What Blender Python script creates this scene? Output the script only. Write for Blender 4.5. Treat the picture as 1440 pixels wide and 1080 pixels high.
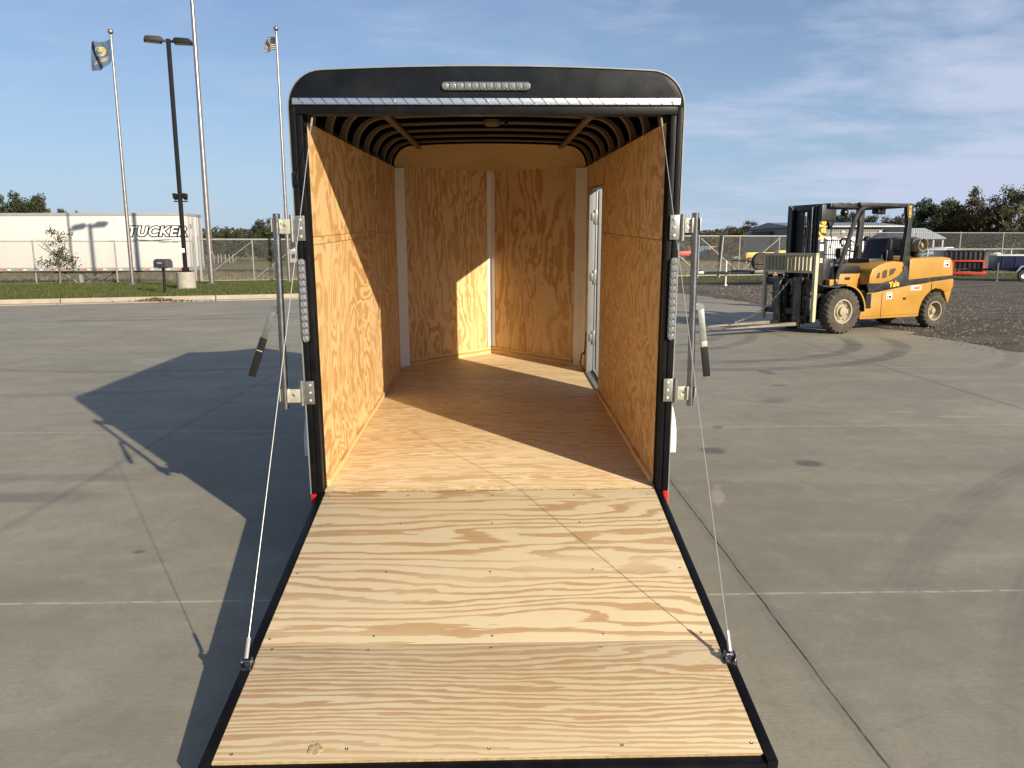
import bpy, bmesh, math, random
from mathutils import Vector, Matrix, Euler, noise as mnoise
R = math.radians
PI = math.pi
random.seed(7)
for o in list(bpy.data.objects):
    bpy.data.objects.remove(o)
S = bpy.context.scene
COL = S.collection

# ---------------------------------------------------------------- camera
cam_d = bpy.data.cameras.new('camera')
cam = bpy.data.objects.new('camera', cam_d)
COL.objects.link(cam)
cam_d.sensor_width = 36.0
cam_d.lens = 27.03
cam_d.clip_start = 0.05
cam_d.clip_end = 4000
cam.location = (0.022, -3.78, 1.605)
cam.rotation_euler = (PI/2 - 0.174, 0.003, -0.024)
S.camera = cam

# ---------------------------------------------------------------- light
SUN_TRAVEL = Vector((-1.68, 2.15, -1.05))
sd = bpy.data.lights.new('sun', 'SUN')
sd.energy = 4.2
sd.angle = R(0.55)
sd.color = (1.0, 0.89, 0.70)
sun = bpy.data.objects.new('sun', sd)
sun.rotation_euler = SUN_TRAVEL.to_track_quat('-Z', 'Y').to_euler()
sun.location = (20, -25, 15)
COL.objects.link(sun)

W = bpy.data.worlds.new('World')
S.world = W
W.use_nodes = True
nt = W.node_tree
nt.nodes.clear()
N = nt.nodes.new
L = nt.links.new
wo = N('ShaderNodeOutputWorld')
bg = N('ShaderNodeBackground')
bg.inputs['Strength'].default_value = 0.063
sky = N('ShaderNodeTexSky')
sky.sky_type = 'NISHITA'
sky.sun_disc = False
sky.sun_elevation = math.atan2(1.05, math.hypot(1.68, 2.15))
sky.sun_rotation = math.atan2(1.68, -2.15)
sky.air_density = 1.0
sky.dust_density = 0.5
sky.ozone_density = 3.5
tc = N('ShaderNodeTexCoord')
sep = N('ShaderNodeSeparateXYZ')
L(tc.outputs['Generated'], sep.inputs[0])
def wm(op, a, b=None, c=None, clamp=False):
    n = N('ShaderNodeMath'); n.operation = op; n.use_clamp = clamp
    for i, v in enumerate((a, b, c)):
        if v is None: continue
        if isinstance(v, (int, float)): n.inputs[i].default_value = v
        else: L(v, n.inputs[i])
    return n.outputs[0]
zz = wm('ADD', wm('MAXIMUM', sep.outputs[2], 0.0), 0.16)
cx = wm('DIVIDE', sep.outputs[0], zz)
cy = wm('DIVIDE', sep.outputs[1], zz)
cb = N('ShaderNodeCombineXYZ')
L(wm('MULTIPLY', cx, 0.8), cb.inputs[0]); L(wm('MULTIPLY', cy, 1.15), cb.inputs[1])
n1 = N('ShaderNodeTexNoise'); n1.inputs['Scale'].default_value = 0.75; n1.inputs['Detail'].default_value = 7
n1.inputs['Roughness'].default_value = 0.52; n1.inputs['Distortion'].default_value = 0.5
L(cb.outputs[0], n1.inputs['Vector'])
n2 = N('ShaderNodeTexNoise'); n2.inputs['Scale'].default_value = 2.6; n2.inputs['Detail'].default_value = 6
n2.inputs['Roughness'].default_value = 0.6; n2.inputs['Distortion'].default_value = 0.3
L(cb.outputs[0], n2.inputs['Vector'])
side = wm('MULTIPLY_ADD', sep.outputs[0], 0.42, 0.0)      # more cloud towards +X
base = wm('ADD', wm('ADD', wm('MULTIPLY', n1.outputs[0], 1.0), wm('MULTIPLY', n2.outputs[0], 0.75)), side)
mask = wm('MULTIPLY_ADD', base, 3.4, -3.0, clamp=True)
mask = wm('MULTIPLY', mask, 0.85)
mask = wm('MAXIMUM', mask, wm('MULTIPLY_ADD', wm('SUBTRACT', n2.outputs[0], 0.42, clamp=True), 0.8, 0.07))
mx = N('ShaderNodeMix'); mx.data_type = 'RGBA'
hz_ = wm('POWER', wm('SUBTRACT', 1.0, wm('ABSOLUTE', sep.outputs[2]), clamp=True), 5.0)   # haze thickens the sky towards the horizon
mh = N('ShaderNodeMix'); mh.data_type = 'RGBA'
L(wm('MULTIPLY', hz_, 0.85), mh.inputs['Factor']); L(sky.outputs[0], mh.inputs['A']); mh.inputs['B'].default_value = (4.0, 5.3, 6.9, 1)
L(mask, mx.inputs['Factor']); 
tn = N('ShaderNodeMix'); tn.data_type = 'RGBA'; tn.blend_type = 'MULTIPLY'; tn.inputs['Factor'].default_value = 1.0
L(mh.outputs['Result'], tn.inputs['A']); tn.inputs['B'].default_value = (0.92, 0.94, 0.99, 1); L(tn.outputs['Result'], mx.inputs['A'])
mx.inputs['B'].default_value = (5.2, 5.8, 7.4, 1)
L(mx.outputs['Result'], bg.inputs['Color'])
L(bg.outputs[0], wo.inputs['Surface'])
S.view_settings.view_transform = 'Standard'
S.view_settings.look = 'None'
S.view_settings.exposure = 0.85
S.view_settings.gamma = 1
S.render.engine = 'CYCLES'
S.cycles.max_bounces = 14
S.cycles.diffuse_bounces = 8

# ---------------------------------------------------------------- materials
class NT:
    """small wrapper for building node materials"""
    def __init__(s, name, rough=0.5, metal=0.0, spec=0.5):
        s.m = bpy.data.materials.new(name); s.m.use_nodes = True
        s.t = s.m.node_tree; s.b = s.t.nodes['Principled BSDF']
        s.b.inputs['Roughness'].default_value = rough
        s.b.inputs['Metallic'].default_value = metal
        s.b.inputs['Specular IOR Level'].default_value = spec
    def n(s, k): return s.t.nodes.new(k)
    def l(s, a, b): s.t.links.new(a, b)
    def put(s, sock, v):
        if isinstance(v, (int, float)): sock.default_value = v
        elif isinstance(v, (tuple, list)): sock.default_value = v if len(v) != 3 or sock.type == 'VECTOR' else (*v, 1)
        else: s.l(v, sock)
    def math(s, op, a, b=None, c=None, clamp=False):
        n = s.n('ShaderNodeMath'); n.operation = op; n.use_clamp = clamp
        for i, v in enumerate((a, b, c)):
            if v is not None: s.put(n.inputs[i], v)
        return n.outputs[0]
    def noise(s, vec, scale, detail=4, rough=0.55, dist=0.0):
        n = s.n('ShaderNodeTexNoise'); s.put(n.inputs['Vector'], vec)
        n.inputs['Scale'].default_value = scale; n.inputs['Detail'].default_value = detail
        n.inputs['Roughness'].default_value = rough; n.inputs['Distortion'].default_value = dist
        return n.outputs[0]
    def ramp(s, f, stops, interp='LINEAR'):
        n = s.n('ShaderNodeValToRGB'); s.put(n.inputs[0], f); e = n.color_ramp.elements
        n.color_ramp.interpolation = interp
        while len(e) < len(stops): e.new(0.5)
        for i, (p, c) in enumerate(stops):
            e[i].position = p
            e[i].color = (c, c, c, 1) if isinstance(c, (int, float)) else (*c, 1)
        return n.outputs[0]
    def mix(s, f, a, b, mode='MIX'):
        n = s.n('ShaderNodeMix'); n.data_type = 'RGBA'; n.blend_type = mode
        s.put(n.inputs['Factor'], f); s.put(n.inputs['A'], a); s.put(n.inputs['B'], b)
        return n.outputs['Result']
    def obj(s):
        return s.n('ShaderNodeTexCoord').outputs['Object']
    def comb(s, x, y, z=0.0):
        n = s.n('ShaderNodeCombineXYZ')
        for i, v in enumerate((x, y, z)): s.put(n.inputs[i], v)
        return n.outputs[0]
    def sep(s, v):
        n = s.n('ShaderNodeSeparateXYZ'); s.l(v, n.inputs[0]); return n.outputs
    def bump(s, h, strength=0.3, dist=0.01):
        n = s.n('ShaderNodeBump'); n.inputs['Strength'].default_value = strength
        n.inputs['Distance'].default_value = dist; s.l(h, n.inputs['Height']); s.l(n.outputs[0], s.b.inputs['Normal'])
    def col(s, c): s.put(s.b.inputs['Base Color'], c); return s.m

def sc(c, k): return tuple(min(1, x*k) for x in c)

def paint(name, c, rough=0.45, metal=0.0, var=0.18, scale=6.0, bump=0.03, bscale=60, dirt=None, dirt_amt=0.35, spec=0.5):
    """painted or moulded surface with uneven tone, fine grain and optional patchy dirt"""
    k = NT(name, rough, metal, spec)
    o = k.obj()
    a = k.noise(o, scale, 5, 0.6)
    c1 = k.mix(k.ramp(a, [(0.3, 0.0), (0.7, 1.0)]), sc(c, 1-var), sc(c, 1+var*0.6))
    if dirt:
        d = k.ramp(k.noise(o, scale*1.7, 8, 0.7), [(0.48, 0.0), (0.75, dirt_amt)])
        c1 = k.mix(d, c1, dirt)
    r = k.noise(o, scale*3, 4)
    k.l(k.math('MULTIPLY_ADD', r, 0.25, rough-0.12), k.b.inputs['Roughness'])
    if bump: k.bump(k.noise(o, bscale, 3), bump*5, 0.002)
    return k.col(c1)

def ply(name, grain, perp, seed, light, dark, K=12, A=5, sg=0.5, sp=2.4, duty=0.5, fine=0.05, kn=0.0, tint=0.10, det=4.0, dst=0.4, plain=0.5, scuff=0.0):
    """rotary-cut softwood plywood: growth rings as level lines of a stretched field"""
    k = NT(name, 0.62, 0, 0.3)
    xyz = k.sep(k.obj())
    g = xyz['XYZ'.index(grain)] if grain in 'XYZ' else xyz[0]
    p = xyz['XYZ'.index(perp)]
    def v(a, b, z): return k.comb(k.math('MULTIPLY', g, a), k.math('MULTIPLY', p, b), seed*7.31+z)
    w = k.noise(v(sg, sp, 0.0), 1.0, det, 0.5, dst)
    w2 = k.noise(v(sg*3.5, sp*4, 3.0), 1.0, 3, 0.5, 0.2)
    jag = k.noise(v(5, 90, 5.0), 1.0, 2, 0.6)
    lev = k.math('MULTIPLY_ADD', w, A, k.math('MULTIPLY', p, K))
    lev = k.math('ADD', lev, k.math('MULTIPLY', w2, A*0.13 + 0.25))
    lev = k.math('ADD', lev, k.math('MULTIPLY', jag, fine*2.0))
    if kn:
        vo = k.n('ShaderNodeTexVoronoi'); vo.inputs['Scale'].default_value = 1.0
        k.l(v(1.1, 2.4, 9.0), vo.inputs['Vector'])
        kk = k.math('MULTIPLY', k.math('SUBTRACT', 0.22, vo.outputs['Distance'], clamp=True), kn)
        lev = k.math('ADD', lev, kk)
    fr = k.math('FRACT', lev)
    # latewood width drifts over the sheet
    dr = k.noise(v(sg*1.5, sp*1.5, 12.0), 1.0, 2)
    fr2 = k.math('SUBTRACT', fr, k.math('MULTIPLY', k.math('SUBTRACT', dr, 0.5), 0.75))
    band = k.ramp(fr2, [(max(0.02, duty-0.10), 0.0), (duty-0.03, 0.22), (duty, 0.85), (0.93, 1.0), (0.985, 0.0)])
    fib = k.noise(v(6, 420, 15.0), 1.0, 3, 0.7)
    blot = k.noise(v(1.2, 2.2, 21.0), 1.0, 4)
    band = k.math('MULTIPLY', band, k.math('MULTIPLY_ADD', fib, 0.55, 0.62), clamp=True)
    pl = k.noise(v(sg*1.1, sp*1.6, 44.0), 1.0, 3)
    band = k.math('MULTIPLY', band, k.ramp(pl, [(0.34, 1.0-plain), (0.52, 1.0)]))
    c = k.mix(band, light, dark)
    c = k.mix(k.ramp(fib, [(0.3, 0.0), (0.75, 0.16)]), c, sc(dark, 0.8))
    c = k.mix(k.ramp(blot, [(0.35, 0.0), (0.7, tint)]), c, sc(dark, 0.95))
    # small pitch pockets
    sp_ = k.noise(v(12, 150, 31.0), 1.0, 2)
    c = k.mix(k.ramp(sp_, [(0.76, 0.0), (0.80, 0.45)]), c, (0.22, 0.11, 0.04))
    if scuff:      # boot scuffs and dust trodden into the sheet
        s1 = k.noise(v(3.0, 9.0, 61.0), 1.0, 7, 0.72, 0.8)
        c = k.mix(k.ramp(s1, [(0.56, 0.0), (0.72, scuff)]), c, (0.33, 0.27, 0.19))
        s2 = k.noise(v(14, 26, 71.0), 1.0, 4, 0.7)
        c = k.mix(k.ramp(s2, [(0.70, 0.0), (0.78, 0.5)]), c, (0.27, 0.19, 0.11))
    k.bump(k.math('ADD', k.math('MULTIPLY', fib, 0.6), k.math('MULTIPLY', band, -0.25)), 0.25, 0.0012)
    return k.col(c)

M = {}
LT, DK = (0.61, 0.50, 0.325), (0.395, 0.235, 0.108)
WL, WD = (0.70, 0.490, 0.245), (0.45, 0.235, 0.075)
M['ramp_up'] = ply('plywood_ramp_upper', 'X', 'Y', 3, LT, DK, K=15, A=10, sg=0.50, sp=2.3, duty=0.60, fine=0.18, det=5, plain=0.7, scuff=0.35)
M['ramp_low'] = ply('plywood_ramp_lower', 'X', 'Y', 8, sc(LT, .97), sc(DK, .98), K=46, A=12, sg=0.45, sp=2.8, duty=0.50, fine=0.35, tint=0.25, det=6, plain=0.5, scuff=0.35)
M['floor'] = ply('plywood_floor', 'X', 'Y', 5, (0.76, 0.61, 0.38), (0.52, 0.335, 0.165), K=22, A=14, sg=0.8, sp=5.0, duty=0.50, fine=0.3, tint=0.3, det=6, plain=0.6)
def wallply(i, **kw):
    a = dict(K=1.5, A=9, sg=0.95, sp=1.35, duty=0.52, fine=0.2, tint=0.2, det=5, dst=0.9, plain=0.3); a.update(kw)
    return ply('plywood_wall', 'Z', 'Y', i, WL, WD, **a)
M['nose_l'] = ply('plywood_nose', 'Z', 'X', 14, WL, WD, K=13, A=12, sg=0.9, sp=4.2, duty=0.52, fine=0.3, tint=0.2, det=5)
M['nose_r'] = ply('plywood_nose', 'Z', 'X', 23, WL, WD, K=10, A=10, sg=0.8, sp=3.2, duty=0.58, fine=0.25, kn=9, tint=0.2, det=5, plain=.7)
M['trim_ply'] = ply('plywood_trim', 'Y', 'Z', 41, WL, WD, K=18, A=3, sg=0.6, sp=2, duty=0.55)
M['trim_ply_x'] = ply('plywood_trim_cross', 'X', 'Z', 43, WL, WD, K=18, A=3, sg=0.6, sp=2, duty=0.55)
M['ply_edge'] = paint('plywood_edge', (0.42, 0.30, 0.145), 0.8, var=0.35, scale=40)
M['luan'] = ply('luan_panel', 'X', 'Y', 51, (0.50, 0.37, 0.18), (0.46, 0.335, 0.155), K=3, A=1.5, sg=0.4, sp=1, duty=0.5, fine=0.3)
M['black'] = paint('black_gloss_paint', (0.004, 0.0045, 0.005), 0.30, var=0.3, scale=3, bump=0.015, bscale=14, spec=0.30, dirt=(0.05, 0.047, 0.042), dirt_amt=0.18)
M['black2'] = paint('black_frame_paint', (0.005, 0.005, 0.006), 0.4, var=0.3, scale=5, dirt=(0.03, 0.027, 0.024), dirt_amt=0.22, spec=0.14)
M['alu'] = paint('mill_aluminium', (0.75, 0.76, 0.77), 0.34, metal=1.0, var=0.08, scale=8, bump=0.02)
M['galv'] = paint('zinc_plated_steel', (0.36, 0.36, 0.33), 0.36, metal=0.9, var=0.2, scale=22, bump=0.02)
M['zinc'] = paint('yellow_zinc_plate', (0.55, 0.53, 0.42), 0.38, metal=0.55, var=0.12, scale=25, bump=0.02)
M['steel'] = paint('dark_steel_tube', (0.30, 0.30, 0.31), 0.27, metal=1.0, var=0.25, scale=14, bump=0.02)
M['wire'] = paint('galvanised_wire_rope', (0.42, 0.41, 0.40), 0.4, metal=0.5, var=0.2, scale=200)
M['rubber'] = paint('black_rubber', (0.022, 0.022, 0.022), 0.75, var=0.25, scale=10, dirt=(0.09, 0.075, 0.055), dirt_amt=0.6)
M['grip'] = paint('black_grip', (0.010, 0.010, 0.010), 0.6, spec=0.25)
M['white'] = paint('white_vinyl_strip', (0.78, 0.76, 0.70), 0.6, var=0.05)
M['whitegloss'] = paint('white_gloss_paint', (0.78, 0.78, 0.77), 0.4, var=0.04, scale=2, dirt=(0.55, 0.5, 0.42), dirt_amt=0.12)
M['label'] = paint('paper_label', (0.75, 0.74, 0.70), 0.6, var=0.03)
M['orange'] = paint('orange_print', (0.75, 0.16, 0.04), 0.6)
M['ink'] = paint('black_ink', (0.008, 0.008, 0.010), 0.6, spec=0.25)
M['blueink'] = paint('blue_ink', (0.03, 0.09, 0.40), 0.6)
M['red'] = paint('red_lens', (0.45, 0.012, 0.010), 0.2)
M['bow'] = paint('roof_bow_primer', (0.14, 0.095, 0.055), 0.55, var=0.2)
M['foil'] = paint('black_roof_liner', (0.004, 0.004, 0.004), 0.95, spec=0.0, var=0.4)
k = NT('clear_lens', 0.12, 0.0, 0.8); k.b.inputs['Coat Weight'].default_value = 0.6
vv = k.noise(k.obj(), 90, 2); M['lens'] = k.col(k.ramp(vv, [(0.35, (0.06, 0.06, 0.065)), (0.6, (0.26, 0.265, 0.27))]))
k = NT('lens_reflector', 0.18, 1.0); M['chrome'] = k.col(k.ramp(k.noise(k.obj(), 120, 2), [(0.4, 0.45), (0.6, 0.9)]))
M['housing'] = paint('smoked_lamp_housing', (0.10, 0.10, 0.105), 0.2, var=0.3, scale=60)
# diamond tread plate
k = NT('diamond_tread_plate', 0.3, 1.0)
xyz = k.sep(k.obj())
ax = k.math('FRACT', k.math('MULTIPLY', xyz[0], 21)); ax = k.math('ABSOLUTE', k.math('SUBTRACT', ax, 0.5))
dg = k.math('FRACT', k.math('ADD', k.math('MULTIPLY', xyz[0], 19), k.math('MULTIPLY', xyz[2], 19)))
h = k.ramp(k.math('ABSOLUTE', k.math('SUBTRACT', dg, 0.5)), [(0.03, 1.0), (0.07, 0.0)])
k.bump(h, 0.9, 0.004); M['tread'] = k.col(k.mix(h, (0.78, 0.78, 0.78), (0.35, 0.35, 0.35)))

def concrete_mat():
    k = NT('concrete_slab', 0.72, 0, 0.35)
    o = k.obj(); x, y, z = k.sep(o)
    big = k.noise(o, 0.22, 6, 0.6, 0.6)
    mid = k.noise(o, 1.1, 7, 0.62, 0.3)
    st = k.noise(k.comb(k.math('MULTIPLY', x, 0.6), k.math('MULTIPLY', y, 2.2)), 1.0, 6, 0.6, 0.7)
    fin = k.noise(o, 45, 5, 0.7)
    c = k.ramp(big, [(0.3, (0.238, 0.214, 0.158)), (0.5, (0.300, 0.270, 0.200)), (0.72, (0.38, 0.34, 0.252))])
    c = k.mix(k.ramp(mid, [(0.35, 0.0), (0.7, 0.55)]), c, (0.20, 0.182, 0.140))
    c = k.mix(k.ramp(st, [(0.5, 0.0), (0.72, 0.5)]), c, (0.41, 0.365, 0.27))
    c = k.mix(k.ramp(st, [(0.25, 0.4), (0.42, 0.0)]), c, (0.18, 0.165, 0.13))
    c = k.mix(k.ramp(fin, [(0.3, 0.35), (0.6, 0.0)]), c, (0.17, 0.155, 0.135))
    ml = k.noise(o, 5.5, 8, 0.7, 0.4)
    c = k.mix(k.ramp(ml, [(0.36, 0.30), (0.5, 0.0)]), c, (0.18, 0.166, 0.13))
    c = k.mix(k.ramp(ml, [(0.54, 0.0), (0.70, 0.28)]), c, (0.42, 0.38, 0.285))
    # scrapes running in two directions, and grit
    for (ca, sa, amt) in ((0.94, 0.34, 0.30), (0.6, -0.8, 0.22)):
        u_ = k.math('ADD', k.math('MULTIPLY', x, ca), k.math('MULTIPLY', y, sa)); w_ = k.math('ADD', k.math('MULTIPLY', x, -sa), k.math('MULTIPLY', y, ca))
        sr = k.noise(k.comb(k.math('MULTIPLY', u_, 0.5), k.math('MULTIPLY', w_, 9)), 1.0, 6, 0.75)
        c = k.mix(k.ramp(sr, [(0.60, 0.0), (0.72, amt)]), c, (0.40, 0.36, 0.27))
        c = k.mix(k.ramp(sr, [(0.28, amt), (0.40, 0.0)]), c, (0.13, 0.12, 0.10))
    gt = k.noise(o, 160, 2, 0.5)
    c = k.mix(k.ramp(gt, [(0.70, 0.0), (0.76, 0.55)]), c, (0.06, 0.055, 0.05))
    c = k.mix(k.ramp(gt, [(0.23, 0.4), (0.28, 0.0)]), c, (0.50, 0.46, 0.37))
    # broom texture streaks
    br = k.noise(k.comb(k.math('MULTIPLY', x, 3), k.math('MULTIPLY', y, 130)), 1.0, 2, 0.7)
    c = k.mix(k.math('MULTIPLY', br, 0.18), c, (0.19, 0.175, 0.155))
    wob = k.math('MULTIPLY', k.math('SUBTRACT', k.noise(o, 2.5, 4), 0.5), 0.022)
    def line(coord, spacing, off, w):
        t = k.math('DIVIDE', k.math('SUBTRACT', k.math('ADD', coord, wob), off-spacing*50), spacing)
        t = k.math('ABSOLUTE', k.math('SUBTRACT', k.math('FRACT', k.math('ADD', t, 0.5)), 0.5))
        return k.ramp(k.math('MULTIPLY', t, spacing/w), [(0.5, 1.0), (1.0, 0.0)])
    jy = line(y, 3.42, -0.41, 0.010)
    jyw = line(y, 3.42, -0.41, 0.055)
    jx = k.math('MULTIPLY', line(x, 4.1, 1.25, 0.006), k.ramp(k.math('MULTIPLY_ADD', x, 0.1, 0.5), [(0.5, 0.25), (0.58, 1.0)]))
    jxw = line(x, 4.1, 1.25, 0.05)
    rg = k.noise(o, 14, 3, 0.6)
    c = k.mix(k.math('MULTIPLY', jyw, 0.18), c, (0.30, 0.28, 0.235))
    c = k.mix(k.math('MULTIPLY', jxw, 0.22), c, (0.12, 0.11, 0.10))
    c = k.mix(k.math('MULTIPLY', jy, k.ramp(rg, [(0.38, 0.15), (0.56, 0.85)])), c, (0.48, 0.44, 0.35))
    c = k.mix(k.math('MULTIPLY', jx, k.ramp(rg, [(0.35, 0.5), (0.6, 0.95)])), c, (0.03, 0.028, 0.027))
    # tyre marks: arcs of rubber
    def arc(cx_, cy_, r, w, xmin, xmax, amt, ymin=-99, ymax=99):
        dx = k.math('SUBTRACT', x, cx_); dy = k.math('SUBTRACT', y, cy_)
        d = k.math('SQRT', k.math('ADD', k.math('MULTIPLY', dx, dx), k.math('MULTIPLY', dy, dy)))
        e = k.math('ABSOLUTE', k.math('SUBTRACT', d, r))
        b = k.ramp(k.math('DIVIDE', e, w), [(0.55, 1.0), (1.0, 0.0)])
        tr = k.math('ABSOLUTE', k.math('SINE', k.math('MULTIPLY', k.math('SUBTRACT', d, r), 55)))
        b = k.math('MULTIPLY', b, k.math('MULTIPLY_ADD', tr, 0.45, 0.55))
        b = k.math('MULTIPLY', b, k.ramp(k.math('MULTIPLY_ADD', x, 0.05, 0.5), [(0.5+xmin*0.05, 0.0), (0.5+xmin*0.05+0.05, 1.0)]))
        b = k.math('MULTIPLY', b, k.ramp(k.math('MULTIPLY_ADD', x, 0.05, 0.5), [(0.5+xmax*0.05-0.03, 1.0), (0.5+xmax*0.05, 0.0)]))
        if ymin > -90: b = k.math('MULTIPLY', b, k.ramp(k.math('MULTIPLY_ADD', y, 0.03, 0.3), [(0.3+ymin*0.03-0.02, 0.0), (0.3+ymin*0.03+0.02, 1.0)]))
        if ymax < 90: b = k.math('MULTIPLY', b, k.ramp(k.math('MULTIPLY_ADD', y, 0.03, 0.3), [(0.3+ymax*0.03-0.03, 1.0), (0.3+ymax*0.03, 0.0)]))
        return k.math('MULTIPLY', b, k.math('MULTIPLY', k.ramp(k.noise(o, 1.6, 4), [(0.3, 0.35), (0.6, 1.0)]), min(.9, amt*1.35)))
    arcs = [(3.2, 10.2, 3.15, 0.17, 2.2, 8.0, 0.62, -99, 10.4), (3.2, 10.2, 3.85, 0.17, 2.0, 8.0, 0.62, -99, 10.4),
            (1.2, 11.5, 3.2, 0.15, 1.5, 7.0, 0.5, -99, 11.2), (1.2, 11.5, 3.8, 0.15, 1.5, 7.0, 0.5, -99, 11.2),
            (4.5, 9.5, 3.9, 0.15, 6.0, 9.5, 0.35, -99, 9), (-6, 14, 9.2, 0.16, -9, 2, 0.28), (-5, 12.5, 6.0, 0.14, -10, -2.0, 0.3, -99, 12),
            (-2.5, 28, 26.4, 0.12, -11, -2.2, 0.42), (-2.5, 28, 26.85, 0.12, -11, -2.2, 0.42), (-3.2, 7.0, 1.3, 0.07, -5, -3.6, 0.3, -99, 8),
            (-12, 40, 26, 0.35, -30, 0, 0.4), (-14, 42, 27.5, 0.3, -30, 0, 0.35), (9, -6, 8.5, 0.13, 1.5, 6, 0.3), (9.5, -6, 9.4, 0.13, 1.5, 6, 0.25)]
    for a in arcs: c = k.mix(arc(*a), c, (0.10, 0.095, 0.090))
    # oil stains and pale scuffs
    def spot(sx, sy, rx, ry, amt, colr, rot=0.0):
        ca, sa = math.cos(rot), math.sin(rot)
        dx = k.math('SUBTRACT', x, sx); dy = k.math('SUBTRACT', y, sy)
        u = k.math('ADD', k.math('MULTIPLY', dx, ca/rx), k.math('MULTIPLY', dy, sa/rx))
        v = k.math('ADD', k.math('MULTIPLY', dx, -sa/ry), k.math('MULTIPLY', dy, ca/ry))
        d = k.math('SQRT', k.math('ADD', k.math('MULTIPLY', u, u), k.math('MULTIPLY', v, v)))
        d = k.math('ADD', d, k.math('MULTIPLY', k.math('SUBTRACT', k.noise(o, 9, 4), 0.5), 1.1))
        return k.math('MULTIPLY', k.ramp(d, [(0.55, 1.0), (1.05, 0.0)]), amt), colr
    DKS, PAL = (0.07, 0.065, 0.06), (0.42, 0.36, 0.26)
    for a in [(1.78, 2.19, .13, .13, .65, DKS), (2.4, 1.79, .14, .12, .7, DKS), (2.05, 3.0, .06, .07, .5, DKS), (1.49, 1.05, .05, .26, .6, PAL, -.25),
              (4.5, 3.35, .26, .05, .5, PAL, -.15), (4.1, 3.6, .16, .04, .5, PAL), (3.6, 6.1, .13, .25, .5, DKS), (5.9, 3.2, .3, .4, .35, DKS), (6.6, 4.1, .3, .3, .3, DKS),
              (-1.9, .2, .04, .03, .6, DKS), (3.4, 5.1, .12, .1, .4, DKS), (5.1, 7.9, .3, .12, .35, PAL), (3.0, 4.2, .3, .16, .35, DKS, .5), (-3.4, -.3, .16, .05, .3, DKS)]:
        f, cc = spot(*a); c = k.mix(f, c, cc)
    rgh = k.math('MULTIPLY_ADD', mid, 0.25, 0.55)
    k.l(rgh, k.b.inputs['Roughness'])
    k.bump(k.math('ADD', k.math('MULTIPLY', fin, 0.5), k.math('MULTIPLY', br, 0.6)), 0.35, 0.004)
    return k.col(c)
M['concrete'] = concrete_mat()

def ground_mat(name, stops, scale=0.6, fine=20, streak=None, bumpd=0.02, rough=0.9):
    k = NT(name, rough, 0, 0.2); o = k.obj(); x, y, z = k.sep(o)
    a = k.noise(o, scale, 7, 0.62, 0.3)
    c = k.ramp(a, stops)
    f = k.noise(o, fine, 5, 0.75)
    c = k.mix(k.ramp(f, [(0.32, 0.75), (0.62, 0.0)]), c, sc(stops[0][1], 0.55))
    if streak:
        s = k.noise(k.comb(k.math('MULTIPLY', x, 0.15), k.math('MULTIPLY', y, 1.2)), 1.0, 5, 0.6)
        c = k.mix(k.ramp(s, [(0.45, 0.0), (0.6, 0.8)]), c, streak)
    k.bump(k.math('ADD', f, k.math('MULTIPLY', k.noise(o, fine*3, 3, 0.7), 0.6)), 0.8, bumpd)
    return k.col(c)
M['field'] = ground_mat('dry_field_grass', [(0.3, (0.15, 0.115, 0.055)), (0.5, (0.22, 0.165, 0.085)), (0.7, (0.27, 0.215, 0.115))], 0.35, 8, (0.13, 0.125, 0.055), 0.08)
M['lawn'] = ground_mat('green_lawn', [(0.3, (0.045, 0.075, 0.014)), (0.5, (0.075, 0.110, 0.022)), (0.7, (0.12, 0.145, 0.040))], 1.2, 30, (0.13, 0.13, 0.045), 0.04)
M['gravel'] = ground_mat('dark_gravel', [(0.3, (0.080, 0.066, 0.052)), (0.5, (0.135, 0.114, 0.090)), (0.72, (0.23, 0.195, 0.150))], 0.8, 26, (0.17, 0.145, 0.115), 0.07)
M['curb'] = paint('curb_concrete', (0.32, 0.28, 0.22), 0.8, var=0.2, scale=2.5, dirt=(0.25, 0.21, 0.15), dirt_amt=0.5)
M['pierc'] = paint('pier_concrete', (0.36, 0.33, 0.28), 0.85, var=0.2, scale=5, dirt=(0.3, 0.27, 0.2), dirt_amt=0.4, bump=0.08)
M['road'] = paint('asphalt_road', (0.12, 0.12, 0.12), 0.85, var=0.15, scale=0.6)
M['stone'] = paint('gravel_stone', (0.20, 0.17, 0.14), 0.85, var=0.5, scale=3)

def leaf_mat(name, a, b, c, tr=0.25):
    k = NT(name, 0.6, 0, 0.2)
    g = k.n('ShaderNodeNewGeometry'); o = k.obj()
    n = k.noise(o, 0.7, 4, 0.6)
    cc = k.ramp(g.outputs['Random Per Island'], [(0.0, a), (0.55, b), (1.0, c)])
    cc = k.mix(k.ramp(n, [(0.4, 0.0), (0.65, 0.5)]), cc, a)
    k.b.inputs['Subsurface Weight'].default_value = 0.0
    m = k.col(cc)
    td = k.n('ShaderNodeBsdfTranslucent'); k.l(cc, td.inputs['Color'])
    ms = k.n('ShaderNodeMixShader'); ms.inputs[0].default_value = tr
    k.l(k.b.outputs[0], ms.inputs[1]); k.l(td.outputs[0], ms.inputs[2])
    k.l(ms.outputs[0], k.t.nodes['Material Output'].inputs['Surface'])
    return m
M['leaf_dark'] = leaf_mat('dark_green_leaves', (0.034, 0.042, 0.020), (0.062, 0.072, 0.034), (0.11, 0.118, 0.058))
M['leaf_olive'] = leaf_mat('olive_leaves', (0.045, 0.048, 0.020), (0.09, 0.09, 0.036), (0.15, 0.13, 0.06))
M['leaf_brown'] = leaf_mat('turning_leaves', (0.06, 0.046, 0.020), (0.12, 0.09, 0.036), (0.18, 0.145, 0.06))
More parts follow.
